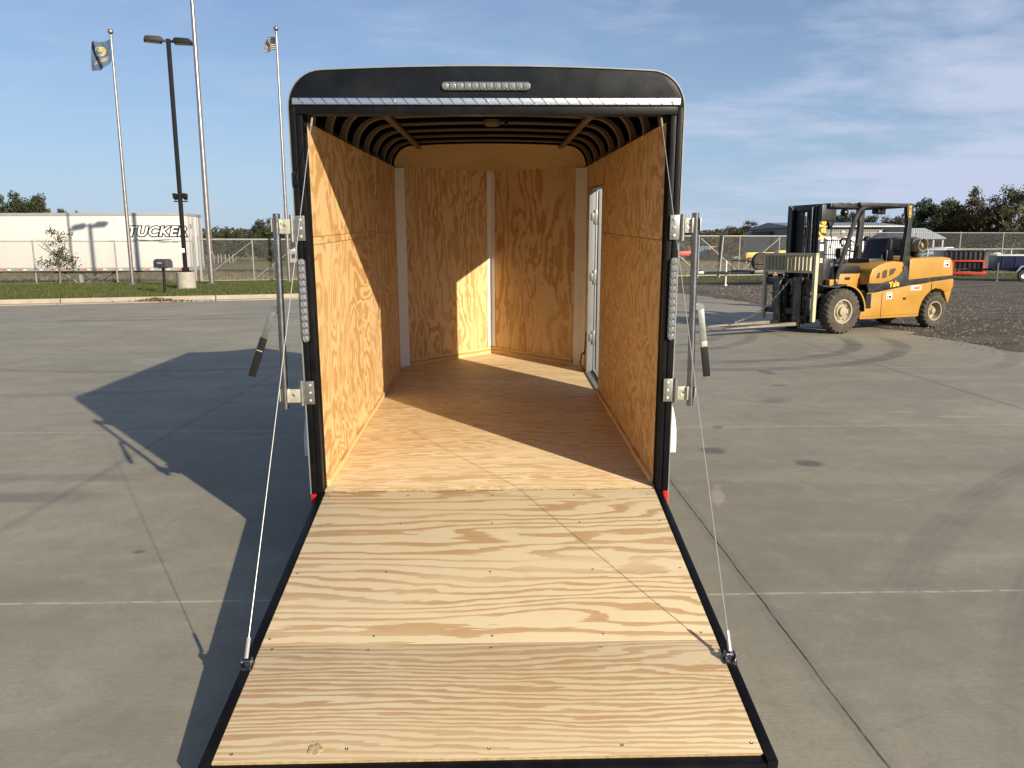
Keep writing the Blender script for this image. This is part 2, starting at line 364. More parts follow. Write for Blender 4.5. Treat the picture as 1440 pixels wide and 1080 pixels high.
M['leaf_red'] = leaf_mat('reddish_leaves', (0.07, 0.045, 0.03), (0.08, 0.075, 0.04), (0.08, 0.11, 0.045))
M['bark'] = paint('grey_bark', (0.16, 0.13, 0.10), 0.9, var=0.4, scale=8)
M['pale_bark'] = paint('pale_bark', (0.33, 0.28, 0.21), 0.9, var=0.3, scale=8)
M['grassblade'] = leaf_mat('grass_blades', (0.070, 0.090, 0.022), (0.105, 0.120, 0.036), (0.17, 0.165, 0.065), 0.3)
M['dryblade'] = leaf_mat('dry_grass_blades', (0.17, 0.13, 0.06), (0.25, 0.19, 0.095), (0.32, 0.26, 0.15), 0.3)

# ---------------------------------------------------------------- mesh helpers
class MB:
    def __init__(s): s.b = bmesh.new(); s.mi = 0
    def _fin(s, vs, fs):
        for f in fs: f.material_index = s.mi
        return vs
    def box(s, x0, x1, y0, y1, z0, z1, bev=0.0, rot=None, seg=2):
        if x1 < x0: x0, x1 = x1, x0
        if y1 < y0: y0, y1 = y1, y0
        if z1 < z0: z0, z1 = z1, z0
        t = bmesh.new()
        bmesh.ops.create_cube(t, size=1)
        for v in t.verts: v.co = Vector((v.co.x*(x1-x0), v.co.y*(y1-y0), v.co.z*(z1-z0)))
        if bev: bmesh.ops.bevel(t, geom=list(t.edges), offset=min(bev, (x1-x0)*.45, (y1-y0)*.45, (z1-z0)*.45), segments=seg, affect='EDGES', profile=0.6)
        c = Vector(((x0+x1)/2, (y0+y1)/2, (z0+z1)/2))
        for v in t.verts:
            if rot is not None: v.co = rot @ v.co
            v.co += c
        s.merge(t); return s
    def merge(s, t):
        mp = {}
        for v in t.verts: mp[v] = s.b.verts.new(v.co)
        for f in t.faces:
            try:
                n = s.b.faces.new([mp[v] for v in f.verts]); n.material_index = s.mi
            except ValueError: pass
        t.free()
    def prism(s, pts, axis, a, b, bev=0.0):
        """extrude a 2-D polygon along an axis. pts are (y,z) for X, (x,z) for Y, (x,y) for Z"""
        def P(p, t):
            return {'X': (t, p[0], p[1]), 'Y': (p[0], t, p[1]), 'Z': (p[0], p[1], t)}[axis]
        t = bmesh.new()
        A = [t.verts.new(P(p, a)) for p in pts]; B = [t.verts.new(P(p, b)) for p in pts]
        t.faces.new(A); t.faces.new(B[::-1])
        n = len(pts)
        for i in range(n): t.faces.new([A[i], B[i], B[(i+1) % n], A[(i+1) % n]])
        bmesh.ops.recalc_face_normals(t, faces=t.faces)
        if bev: bmesh.ops.bevel(t, geom=[e for e in t.edges if len(e.link_faces) == 2 and e.calc_face_angle(0) > 0.5], offset=bev, segments=2, affect='EDGES', profile=0.6, clamp_overlap=True)
        s.merge(t); return s
    def tube(s, path, r, seg=8, cap=True, radii=None, flat=None):
        path = [Vector(p) for p in path]
        rings = []
        up = None
        for i, p in enumerate(path):
            d = (path[min(i+1, len(path)-1)] - path[max(i-1, 0)])
            if d.length < 1e-9: d = Vector((0, 0, 1))
            d.normalize()
            if up is None:
                up = Vector((0, 0, 1)) if abs(d.z) < 0.9 else Vector((1, 0, 0))
            xx = d.cross(up).normalized(); up2 = xx.cross(d).normalized(); up = up2
            rr = radii[i] if radii else r
            rx, ry = (rr, rr) if flat is None else flat
            rings.append([s.b.verts.new(p + xx*math.cos(2*PI*j/seg + PI/seg)*rx + up2*math.sin(2*PI*j/seg + PI/seg)*ry) for j in range(seg)])
        for a, b in zip(rings, rings[1:]):
            for j in range(seg):
                f = s.b.faces.new([a[j], a[(j+1) % seg], b[(j+1) % seg], b[j]]); f.material_index = s.mi
        if cap:
            f = s.b.faces.new(rings[0][::-1]); f.material_index = s.mi
            f = s.b.faces.new(rings[-1]); f.material_index = s.mi
        return s
    def lathe(s, prof, c, axis='Z', seg=32, mod=None):
        """prof: (r, h) pairs; revolve about axis through c"""
        c = Vector(c); rings = []
        for (r, h) in prof:
            ring = []
            for j in range(seg):
                a = 2*PI*j/seg; rr = r if mod is None else mod(r, h, j)
                u, v = math.cos(a)*rr, math.sin(a)*rr
                q = {'Z': (u, v, h), 'Y': (u, h, v), 'X': (h, u, v)}[axis]
                ring.append(s.b.verts.new(c + Vector(q)))
            rings.append(ring)
        for a, b in zip(rings, rings[1:]):
            for j in range(seg):
                f = s.b.faces.new([a[j], a[(j+1) % seg], b[(j+1) % seg], b[j]]); f.material_index = s.mi
        for rg, pr in ((rings[0], prof[0]), (rings[-1], prof[-1])):
            if pr[0] > 0.1: continue
            try:
                f = s.b.faces.new(rg); f.material_index = s.mi
            except ValueError: pass
        return s
    def quad(s, *p):
        f = s.b.faces.new([s.b.verts.new(q) for q in p]); f.material_index = s.mi; return s
    def build(s, name, mats, parent=None, smooth=35, recalc=True):
        me = bpy.data.meshes.new(name)
        if recalc: bmesh.ops.recalc_face_normals(s.b, faces=s.b.faces)
        if smooth:
            lim = R(smooth)
            for f in s.b.faces: f.smooth = True
            for e in s.b.edges: e.smooth = len(e.link_faces) == 2 and e.calc_face_angle(0) < lim
        s.b.to_mesh(me); s.b.free()
        for m in (mats if isinstance(mats, (list, tuple)) else [mats]): me.materials.append(M[m] if isinstance(m, str) else m)
        o = bpy.data.objects.new(name, me); COL.objects.link(o)
        if parent: o.parent = parent
        return o

def thing(name, label, cat, loc=(0, 0, 0), rot=(0, 0, 0), group=None):
    o = bpy.data.objects.new(name, None); COL.objects.link(o)
    o.location = loc; o.rotation_euler = rot; o.empty_display_size = 0.2
    return tag(o, label, cat, group)
def tag(o, label, cat=None, group=None):
    o['label'] = label
    if cat: o['category'] = cat
    if group: o['group'] = group
    return o
def struct(o, kind='structure'):
    o['kind'] = kind; return o
def lab(o, label): o['label'] = label; return o
def dup(o, parent=None, loc=None, rot=None, scale=None):
    c = o.copy(); COL.objects.link(c)
    if parent is not None: c.parent = parent
    if loc is not None: c.location = loc
    if rot is not None: c.rotation_euler = rot
    if scale is not None: c.scale = scale
    for ch in list(o.children): dup(ch, c)
    return c

def text_bm(body, size, bold=0.0, shear=0.0, extrude=0.001, align='CENTER', space=1.0):
    cu = bpy.data.curves.new('txt', 'FONT')
    cu.body = body; cu.size = size; cu.offset = bold; cu.shear = shear; cu.extrude = extrude
    cu.align_x = align; cu.align_y = 'CENTER'; cu.space_character = space; cu.resolution_u = 3
    o = bpy.data.objects.new('txt', cu); COL.objects.link(o)
    dg = bpy.context.evaluated_depsgraph_get()
    me = bpy.data.meshes.new_from_object(o.evaluated_get(dg))
    bpy.data.objects.remove(o); bpy.data.curves.remove(cu)
    b = bmesh.new(); b.from_mesh(me); bpy.data.meshes.remove(me)
    return b
def text(name, body, size, mat, parent, mtx, **kw):
    b = text_bm(body, size, **kw)
    bmesh.ops.transform(b, matrix=mtx, verts=b.verts)
    m = MB(); m.b.free(); m.b = b
    for f in b.faces: f.material_index = 0
    return m.build(name, mat, parent, smooth=0, recalc=False)
def basis(o, ex, ey, ez):
    m = Matrix.Identity(4)
    for i, e in enumerate((ex, ey, ez)):
        for r in range(3): m[r][i] = e[r]
    for r in range(3): m[r][3] = o[r]
    return m

# ================================================================ SETTING
FS, F0 = 0.24, 36.1                    # fence line y = F0 + FS*x
def fence_y(x): return F0 + FS*x
def gz(x, y):
    """terrain height beyond the fence: a shallow dip on the left"""
    d = y - fence_y(x) - 1.0
    t = max(0, min(1, d/5)) * max(0, min(1, (-6 - x)/6))
    return -0.012 - 0.43*t*t*(3-2*t)
m = MB()
xs = [-900, -300, -120, -80] + [-60 + 2.5*i for i in range(33)] + [30, 50, 90, 160, 400, 900]
ys = [-60, -20] + [0, 10, 20, 24] + [26 + 1.5*i for i in range(22)] + [70, 90, 130, 200, 400, 900, 1800]
vg = [[m.b.verts.new((x, y, gz(x, y))) for x in xs] for y in ys]
for j in range(len(ys)-1):
    for i in range(len(xs)-1): m.b.faces.new([vg[j][i], vg[j][i+1], vg[j+1][i+1], vg[j+1][i]])
struct(m.build('ground', 'field'))

# concrete lot
def curb_y(x): return 23.83 + 0.319*x if x > -30 else 14.26 + 0.319*(x+30)
pts = [(-60, -25), (45, -25), (45, 25), (9.5, 29.5), (8.8, 30.5), (2, 31.0), (-3.0, 31.0), (-4.5, curb_y(-4.5)), (-30, curb_y(-30)), (-60, curb_y(-60))]
m = MB(); m.b.faces.new([m.b.verts.new((x, y, 0)) for x, y in pts])
struct(m.build('concrete_lot', 'concrete', smooth=0))

# gravel yard with a ragged edge
edge = [(60, -4), (22, 1.5), (13.5, 4.5), (9.5, 6.7), (8.3, 7.9), (8.0, 9.6), (8.0, 11.2), (7.6, 13.5), (7.6, 16), (7.7, 19), (7.2, 22), (6.4, 25), (4.0, 27), (2, 28.5)]
pe = []
for (a, b) in zip(edge, edge[1:]):
    n = max(3, int(math.hypot(a[0]-b[0], a[1]-b[1])*6))
    for i in range(n):
        t = i/n; x = a[0]+(b[0]-a[0])*t; y = a[1]+(b[1]-a[1])*t
        q = mnoise.noise(Vector((x*1.3, y*1.3, 0)))*0.28 + mnoise.noise(Vector((x*6, y*6, 3)))*0.09
        pe.append((x+q, y-q*0.5))
m = MB()
poly = pe + [(0, 36), (0, 38), (60, 50)]
m.b.faces.new([m.b.verts.new((x, y, 0.005)) for x, y in poly])
bmesh.ops.triangulate(m.b, faces=m.b.faces)
struct(m.build('gravel_yard', 'gravel', smooth=0))

m = MB()
rnd = random.Random(3)
def stone(m, x, y, r):
    a = [Vector((x+math.cos(t)*r*rnd.uniform(.7, 1.2), y+math.sin(t)*r*rnd.uniform(.7, 1.2), 0.004)) for t in (0, 1.6, 3.1, 4.7)]
    top = m.b.verts.new((x+rnd.uniform(-.3, .3)*r, y, 0.004+r*rnd.uniform(.5, 1.0)))
    vs = [m.b.verts.new(q) for q in a]
    for i in range(4): m.b.faces.new([vs[i], vs[(i+1) % 4], top])
for i in range(13000):
    if i < 2600:
        p = pe[rnd.randrange(len(pe))]; s_ = abs(rnd.gauss(0, 0.28)); x, y = p[0]+rnd.gauss(0, .22)-s_*.3, p[1]+rnd.gauss(0, .22)-s_*.3
    else:
        y = rnd.uniform(3, 30); x = 8 + abs(rnd.gauss(0, 1))*7 + max(0, 9-y)*1.2
    if x > 26: continue
    stone(m, x, y, rnd.uniform(.008, .035) if i > 2600 else rnd.uniform(.006, .022))
struct(tag(m.build('loose_gravel', 'stone', smooth=0), 'loose dark gravel stones scattered over the yard beside the concrete'), 'stuff')

# verge: dull green strip between gravel and right-hand fence
m = MB()
p1 = [(x, 30.5 + 0.2*x + mnoise.noise(Vector((x*.6, 0, 0)))*0.9) for x in range(-3, 61, 1)]
p2 = [(60, fence_y(60)+1.5), (-3, fence_y(-3)+1.5)]
m.b.faces.new([m.b.verts.new((x, y, 0.010)) for x, y in p1+p2]); bmesh.ops.triangulate(m.b, faces=m.b.faces)
M['verge'] = ground_mat('thin_verge_grass', [(0.3, (0.075, 0.072, 0.03)), (0.5, (0.11, 0.105, 0.045)), (0.7, (0.16, 0.14, 0.075))], 0.8, 14, (0.17, 0.145, 0.09), 0.05)
struct(m.build('verge', 'verge', smooth=0))
# lawn
m = MB()
pp = [(x, curb_y(x)+0.62) for x in (-4.6, -12, -20, -30, -60)] + [(-60, fence_y(-60)+0.6), (-30, fence_y(-30)+0.6), (-4.6, fence_y(-4.6)+0.6)]
m.b.faces.new([m.b.verts.new((x, y, 0.13)) for x, y in pp])
struct(m.build('lawn', 'lawn', smooth=0))
# kerb
m = MB()
path = [(-60, curb_y(-60)), (-30, curb_y(-30)), (-4.6, curb_y(-4.6))]
nn = Vector((-0.304, 0.953))
for (w0, w1, z1) in ((0.0, 0.45, 0.022), (0.45, 0.63, 0.15)):
    for a, b in zip(path, path[1:]):
        seg = 6
        for i in range(seg):
            t0, t1 = i/seg+0.0006, (i+1)/seg-0.0006
            P = lambda t, w, z: Vector((a[0]+(b[0]-a[0])*t, a[1]+(b[1]-a[1])*t + 0.0, z)) + Vector((nn.x*w, nn.y*w, 0))
            v = [m.b.verts.new(P(t, w, z)) for (t, w, z) in ((t0, w0, 0), (t1, w0, 0), (t1, w1, 0), (t0, w1, 0), (t0, w0+(.03 if z1 > .1 else 0), z1), (t1, w0+(.03 if z1 > .1 else 0), z1), (t1, w1, z1), (t0, w1, z1))]
            for f in ((0, 1, 5, 4), (1, 2, 6, 5), (2, 3, 7, 6), (3, 0, 4, 7), (4, 5, 6, 7)): m.b.faces.new([v[q] for q in f])
struct(m.build('kerb', 'curb', smooth=0))
m = MB(); m.b.faces.new([m.b.verts.new(q) for q in ((-3, 46.5, 0.004), (90, 68.8, 0.004), (90, 77.5, 0.004), (-3, 55, 0.004))])
struct(m.build('road', 'road', smooth=0))

def blades(name, label, mat, n, fx, hgt, wid, seed):
    rr = random.Random(seed); m = MB()
    for i in range(n):
        x, y, z = fx(rr); h = hgt*rr.uniform(.5, 1.3); a = rr.uniform(0, PI); w = wid*rr.uniform(.6, 1.3)
        dx, dy = math.cos(a)*w, math.sin(a)*w; lx, ly = rr.gauss(0, h*.35), rr.gauss(0, h*.35)
        m.b.faces.new([m.b.verts.new(q) for q in ((x-dx, y-dy, z), (x+dx, y+dy, z), (x+lx, y+ly, z+h))])
    return struct(tag(m.build(name, mat, smooth=0, recalc=False), label), 'stuff')
def fl(r):
    x = r.uniform(-27, -5); t = r.random(); y0, y1 = curb_y(x)+.63, fence_y(x)+.4
    return x, y0+(y1-y0)*t, 0.128
blades('lawn_grass', 'short green mown grass between kerb and fence', 'grassblade', 60000, fl, 0.07, 0.012, 5)
def fd(r):
    x = r.uniform(-45, 45); y = fence_y(x)+1.2+abs(r.gauss(0, 12))
    if x > -3 and 44 < y-0.24*x < 58: y += 14
    return x, y, gz(x, y)
blades('dry_grass', 'tall dry tan grass of the field beyond the fence', 'dryblade', 42000, fd, 0.22, 0.03, 6)
def fv(r):
    x = r.uniform(0, 40); y = 31+.2*x+r.random()*(fence_y(x)-31-.2*x+1)
    return x, y, 0.01
blades('verge_grass', 'thin weedy grass along the foot of the yard fence', 'grassblade', 9000, fv, 0.09, 0.012, 8)

# ================================================================ CARGO TRAILER
TP = 0.038
T = thing('cargo_trailer', 'open black enclosed cargo trailer lined with bare plywood, rear ramp lowered towards the viewer', 'cargo trailer', (0, 0, 0.40), (TP, 0, 0))
BO, ZT = 0.902, 2.002        # outer half width, outer roof height at shoulder
def section(b, zt, r, crown, n=7, z0=None, cn=8):
    """half-open outline from lower left over the roof to lower right"""
    p = []
    if z0 is not None: p.append((-b, z0))
    for i in range(n+1):
        a = PI - (PI/2)*i/n; p.append((-b+r+math.cos(a)*r, zt-r+math.sin(a)*r))
    for i in range(1, cn):
        t = i/cn; x = -b+r + (2*b-2*r)*t; p.append((x, zt + crown*(1-(2*t-1)**2)))
    for i in range(n+1):
        a = PI/2 - (PI/2)*i/n; p.append((b-r+math.cos(a)*r, zt-r+math.sin(a)*r))
    if z0 is not None: p.append((b, z0))
    return p
def arch(m, outer, inner, y0, y1):
    n = len(outer)
    def ring(P, y): return [m.b.verts.new((x, y, z)) for x, z in P]
    a, b, c, d = ring(outer, y0), ring(outer, y1), ring(inner, y0), ring(inner, y1)
    for i in range(n-1):
        for q in ((a[i], a[i+1], b[i+1], b[i]), (c[i], d[i], d[i+1], c[i+1]), (a[i], c[i], c[i+1], a[i+1]), (b[i], b[i+1], d[i+1], d[i])):
            f = m.b.faces.new(q); f.material_index = m.mi
    for i in (0, n-1): m.b.faces.new((a[i], b[i], d[i], c[i])).material_index = m.mi
# outer skin: left wall, right wall round the door, roof
m = MB()
so = section(BO, ZT, 0.16, 0.018, 9); si = section(BO-0.006, ZT-0.006, 0.155, 0.018, 9)
arch(m, so, si, 0.02, 3.36)
zl = ZT-0.16
m.box(-BO, -BO+.006, .02, 3.36, -.06, zl)
m.box(BO-.006, BO, .02, 2.20, -.06, zl); m.box(BO-.006, BO, 2.96, 3.36, -.06, zl)
m.box(BO-.006, BO, 2.2, 2.96, 1.60, zl); m.box(BO-.006, BO, 2.2, 2.96, -.06, .03)
def nosep(m, sgn, x0, x1, z0, z1, t0, t1, off=0.0):
    """slab along the nose side: parameter 0 at shoulder, 1 at apex"""
    pass
for sg in (-1, 1):
    m.prism([(sg*BO, 3.36), (0, 4.16), (0, 4.152), (sg*(BO-.006), 3.355)], 'Z', -.06, zl)
# roof nose cap
sa = section(BO, ZT, 0.16, 0.018, 9)
na = [m.b.verts.new((x, 3.36, z)) for x, z in sa]
nb = []
for i, (x, z) in enumerate(sa):
    t = abs(x)/BO; nb.append(m.b.verts.new((x*.995, 3.36+.8*(1-t), zl-.012)))
for i in range(len(na)-1):
    m.b.faces.new((na[i], na[i+1], nb[i+1], nb[i]))
m.build('body_shell', 'black', T)
# rear edge trim (bright corner moulding)
m = MB()
arch(m, section(BO+.006, ZT+.006, 0.165, 0.018, 9, z0=-.10), section(BO+.001, ZT+.001, 0.16, 0.018, 9, z0=-.10), -.034, .03)
M['trimal'] = paint('dull_corner_trim', (0.27, 0.27, 0.265), 0.45, metal=0.4)
m.build('edge_trim', 'trimal', T)
# header panel with rounded top corners
m = MB(); m.prism(section(BO, ZT, 0.16, 0.018, 10, z0=1.852), 'Y', -.028, .02, 0.002)
m.prism([(-.03, 1.96)]*0 or [(-.9, 1.845), (.9, 1.845), (.9, 1.853), (-.9, 1.853)], 'Y', -.024, .02)
m.build('header_panel', 'black', T)
m = MB(); m.box(-.876, .876, -.0285, .05, 1.8135, 1.850, .003); m.build('door_header', 'black2', T)
m = MB(); m.box(-.885, .885, -.034, -.029, 1.856, 1.884, .001)
for i in range(5): m.lathe([(0.0001, -.0375), (.006, -.0365), (.008, -.034)], (-.85+.425*i, 0, 1.87), 'Y', 10)
m.build('tread_strip', 'tread', T)
# door posts
for sg in (-1, 1):
    m = MB()
    m.box(sg*.875, sg*BO, -.030, .03, -.11, 1.848, .004)
    m.box(sg*.846, sg*.874, -.024, .05, -.11, 1.812, .004)
    m.box(sg*.842, sg*.86, .03, .06, -.02, 1.81, .002)
    m.build('door_post', 'black2', T)
    m = MB(); m.box(sg*.874, sg*.903, -.052, -.031, -.085, -.006, .006); m.box(sg*.850, sg*.8735, -.052, -.031, -.060, .002, .004) if False else None; m.build('tail_lamp', 'red', T)
m = MB(); m.box(-.90, .90, -.012, .055, -.11, -.022, .003); m.build('rear_sill', 'black2', T)

def lightbar(name, c, horiz, length, n=11):
    m = MB(); hl = length/2
    sgn = 1
    rp = []
    for j in range(13):
        a = PI/2 + PI*j/12; rp.append((-hl+.018+.018*math.cos(a), .018*math.sin(a)))
    for j in range(13):
        a = -PI/2 + PI*j/12; rp.append((hl-.018+.018*math.cos(a), .018*math.sin(a)))
    m.prism([(c[0]+u, c[1]+w) if horiz else (c[0]+w, c[1]+u) for u, w in rp], 'Y', -.0415, -.029, .002)
    bar = m.build(name, 'housing', T)
    first = None
    for i in range(n):
        t = (i-(n-1)/2)*(length-.036)/(n-1)
        p = (c[0]+t, 0, c[1]) if horiz else (c[0], 0, c[1]+t)
        if first is None:
            m = MB(); m.lathe([(.0004, -.0485), (.004, -.0480), (.0055, -.0455), (.0075, -.0465), (.0095, -.0440), (.0115, -.0455), (.0150, -.0440), (.0160, -.040)], (0, 0, 0), 'Y', 14)
            m.mi = 1; m.lathe([(.0004, -.0495), (.003, -.049), (.0035, -.047)], (0, 0, 0), 'Y', 8)
            first = m.build('lens', ['lens', 'chrome'], bar); first.location = p
        else:
            q = first.copy(); COL.objects.link(q); q.location = p
    return bar
lightbar('light_bar', (-.005, 1.935), True, .405, 12)
lightbar('light_bar', (-.885, .965), False, .40, 12)
lightbar('light_bar', (.885, .965), False, .40, 12)
# small latch catch and dome light
m = MB(); m.box(-.90, -.878, -.045, -.03, 1.50, 1.56, .003); m.tube([(-.889, -.05, 1.56), (-.893, -.058, 1.53), (-.889, -.048, 1.50)], .004); m.build('door_catch', 'black', T)
m = MB(); m.lathe([(.06, 1.985), (.06, 1.965), (.045, 1.95), (.0004, 1.945)], (.02, 1.62, 0), 'Z', 20); m.build('dome_light', 'bow', T)
m = MB(); m.box(.10, .125, 1.6, 1.64, 1.955, 1.985, .003); m.build('light_switch', 'grip', T)

# floor
m = MB(); m.box(-.842, .842, .0, 2.098, -.02, 0, .001); m.build('floor_board', 'floor', T)
m = MB(); m.prism([(-.842, 2.101), (.842, 2.101), (.842, 3.33), (0, 4.08), (-.842, 3.33)], 'Z', -.02, 0); m.build('floor_board', 'floor', T)
m = MB(); m.box(-.842, .842, -.003, -.0005, -.020, -.001); m.build('floor_edge', 'ply_edge', T)
# wall sheets
WH = 1.79
def wsheet(sd_, y0, y1, z0, z1, seed, off=0.0, **kw):
    m = MB(); a = .841+off; m.box(sd_*a, sd_*(a+.009), y0+.0012, y1-.0012, z0+.0012, z1-.0012, .0008, seg=1)
    return m.build('wall_panel', wallply(seed, **kw), T)
wsheet(-1, .05, 2.09, 0, 1.225, 101, A=13, K=0.5, sg=1.25, sp=1.25, dst=1.5, det=3.5)
wsheet(-1, .05, 2.09, 1.262, WH, 102, A=9, K=.5, sg=1.4, sp=1.3, dst=1.3)
wsheet(-1, .05, 2.09, 1.225, 1.262, 103, A=7)
wsheet(-1, 2.09, 3.22, 0, 1.243, 104, off=-.007, A=11)
wsheet(-1, 2.09, 3.22, 1.243, WH, 105, off=-.007, A=10)
wsheet(1, .05, 2.18, 0, 1.243, 106, A=14, K=1, sg=1.5, sp=1.6, dst=1.2, det=3.5)
wsheet(1, .05, 2.18, 1.243, WH, 107, A=13, K=1, sg=1.6, sp=1.6, dst=1.4, det=3.5)
wsheet(1, 2.18, 2.98, 1.60, WH, 108, A=8)
wsheet(1, 2.98, 3.14, 0, WH, 109, A=8)
# nose sheets: box along the slanted side
ND = Vector((0.84, -0.73)).normalized()   # from apex outwards (right)
def nose_slab(name, sg, s0, s1, z0, z1, mat, thick=.009, inset=0.0):
    ap = Vector((0, 4.07)); d = Vector((sg*ND.x, ND.y)); nrm = Vector((-sg*ND.y*-1, 0))
    nin = Vector((-sg*abs(ND.y), -abs(ND.x)))       # towards the interior
    p0, p1 = ap + d*s0, ap + d*s1
    q = [p0 + nin*inset, p1 + nin*inset, p1 + nin*(inset+thick), p0 + nin*(inset+thick)]
    m = MB(); m.prism([tuple(v) for v in q], 'Z', z0, z1)
    return m.build(name, mat, T)
nose_slab('nose_panel', -1, .06, 1.03, 0.0, 1.80, 'nose_l', inset=.004)
nose_slab('nose_panel', 1, .06, 1.03, 0.0, 1.80, 'nose_r', inset=.004)
for sg in (-1, 1): nose_slab('corner_strip', sg, 0.0, .062, .07, 1.80, 'white', inset=.014, thick=.003)
for sg in (-1, 1):
    m = MB(); y0 = 3.22 if sg < 0 else 3.14
    m.prism([(sg*.845, y0), (sg*.845, 3.315), (sg*.765, 3.375), (sg*.768, 3.382), (sg*.853, 3.33), (sg*.853, y0)], 'Z', 0, WH)
    m.build('corner_strip', 'white', T)
    nose_slab('base_moulding', sg, .02, 1.02, .0, .065, 'trim_ply_x', inset=.016, thick=.008)
m = MB(); m.prism([(-.841, .06), (-.825, .06), (-.825, 3.2), (-.841, 3.2)], 'Z', .0005, .035); m.build('base_moulding', 'trim_ply', T)
m = MB(); m.prism([(.841, .06), (.825, .06), (.825, 2.17), (.841, 2.17)], 'Z', .0005, .035); m.build('base_moulding', 'trim_ply', T)
# sticker on left strip
m = MB(); m.box(-.8425, -.8400, 3.235, 3.31, 1.60, 1.78); lb = m.build('warning_label', 'label', T)
m = MB(); m.box(-.8398, -.8388, 3.24, 3.305, 1.745, 1.772); m.build('label_header', 'orange', lb)
m = MB()
for i in range(7): m.box(-.8398, -.8388, 3.243, 3.300-.006*(i % 3), 1.62+.016*i, 1.626+.016*i)
m.build('label_print', 'ink', lb)
# roof liner and bows
m = MB(); arch(m, section(.885, ZT-.009, .15, .018, 8), section(.883, ZT-.012, .148, .02, 8), .06, 3.34); m.build('roof_liner', 'foil', T)
oo, ii = section(.879, ZT-.014, .19, .018, 8, z0=1.789), section(.845, ZT-.026, .175, .018, 8, z0=1.789)
m = MB(); arch(m, oo, ii, -.03, .03)
bow0 = m.build('roof_bow', 'bow', T); bow0.location = (0, .22, 0)
for i in range(1, 8):
    q = bow0.copy(); COL.objects.link(q); q.location = (0, .22+.415*i, 0)
for sg in (-1, 1):
    m = MB(); m.box(sg*.60, sg*.64, .06, 3.3, 1.945, 1.968, .003); m.build('roof_rail', 'bow', T)
# front ceiling cap
m = MB()
sa = section(.845, ZT-.03, .17, .018, 8)
rows = 6
grid = []
for j in range(rows+1):
    t = j/rows; row = []
    for (x, z) in sa:
        u = abs(x)/.845; yb = 4.06-.72*u; y = 3.30 + (max(yb, 3.32)-3.30)*t
        zz_ = z + (1.795-z)*(t**1.6)
        row.append(m.b.verts.new((x*(1-.02*t), y, zz_)))
    grid.append(row)
for j in range(rows):
    for i in range(len(sa)-1): m.b.faces.new((grid[j][i], grid[j][i+1], grid[j+1][i+1], grid[j+1][i]))
m.build('front_ceiling_cap', 'luan', T)

# side door opening: aluminium frame, hinges, open door
m = MB()
m.box(.842, .915, 2.181, 2.199, .0, 1.60, .002); m.box(.842, .915, 2.961, 2.976, .0, 1.60, .002)
m.box(.842, .915, 2.199, 2.961, 1.583, 1.60, .002); m.box(.835, .92, 2.199, 2.961, -.004, .012, .002)
m.box(.909, .915, 2.10, 2.181, .0, 1.66); m.box(.909, .915, 2.976, 3.05, .0, 1.66)
M['jamb'] = paint('dull_aluminium_jamb', (0.22, 0.225, 0.235), 0.5, metal=0.3, var=0.1)
df = m.build('side_door_frame', 'jamb', T)
for z in (.32, .85, 1.36):
    m = MB(); m.box(.885, .912, 2.952, 2.960, z-.06, z+.06, .002); m.tube([(.925, 2.955, z-.065), (.925, 2.955, z+.065)], .007, 10)
    m.box(.86, .885, 2.954, 2.960, z-.03, z+.03, .001)
    m.build('door_hinge', 'galv', df)
m = MB(); m.box(-.02, .02, 0, .62, 0, 1.56, .004); sdoor = m.build('side_door', 'jamb', T)
sdoor.location = (.945, 2.97, .02); sdoor.rotation_euler = (0, 0, 0)
m = MB(); m.box(-.028, -.021, .5, .56, .75, .87, .003); m.tube([(-.045, .51, .81), (-.05, .55, .81), (-.045, .59, .81)], .008); m.build('door_handle', 'black', sdoor)
# folded strap by the side door
m = MB()
for i in range(5):
    y = 3.05+.012*i; m.tube([(.835, y, .002), (.80, y+.01, .07), (.812, y+.01, .15), (.832, y, .17)], .007, 6, flat=(.012, .003))
m.tube([(.83, 3.03, .16), (.838, 3.02, .30), (.838, 3.0, .36)], .006, 6)
m.build('tie_strap', 'leaf_brown', T)

# ramp door (child), sloped from sill to ground
RA = math.atan2(.247, 1.68)
ramp = MB()
RL = 1.735
ramp.box(-.872, -.838, -RL, -.012, -.062, .004, .003); ramp.box(.838, .872, -RL, -.012, -.062, .004, .003)
ramp.box(-.837, .837, -RL, -RL+.036, -.062, -.006, .003); ramp.box(-.837, .837, -.06, -.014, -.062, -.0135, .002)
for y in (-.5, -.95, -1.35): ramp.box(-.836, .836, y-.02, y+.02, -.055, -.014)
ramp.box(-.836, .836, -RL+.04, -.03, -.060, -.056)
ro = ramp.build('ramp_door', 'black2', T); ro.rotation_euler = (RA, 0, 0); ro.location = (0, -.008, -.006)
m = MB(); m.box(-.836, .836, -1.172, -.010, -.013, 0.002, .001); lab(m.build('ramp_board', 'ramp_up', ro), 'pale plywood sheet with broad flame grain')
m = MB(); m.box(-.836, .836, -1.698, -1.174, -.013, 0.0015, .001); lab(m.build('ramp_board', 'ramp_low', ro), 'plywood strip with fine close grain')
m = MB(); m.box(-.836, .836, -1.7005, -1.6985, -.013, 0.001); m.build('board_edge', 'ply_edge', ro)
m = MB()
for i in range(9):
    x = -.8+.2*i
    m.tube([(x-.07, .004, -.012), (x+.07, .004, -.012)], .009, 8)
m.build('ramp_hinge', 'black2', ro)
sc0 = None
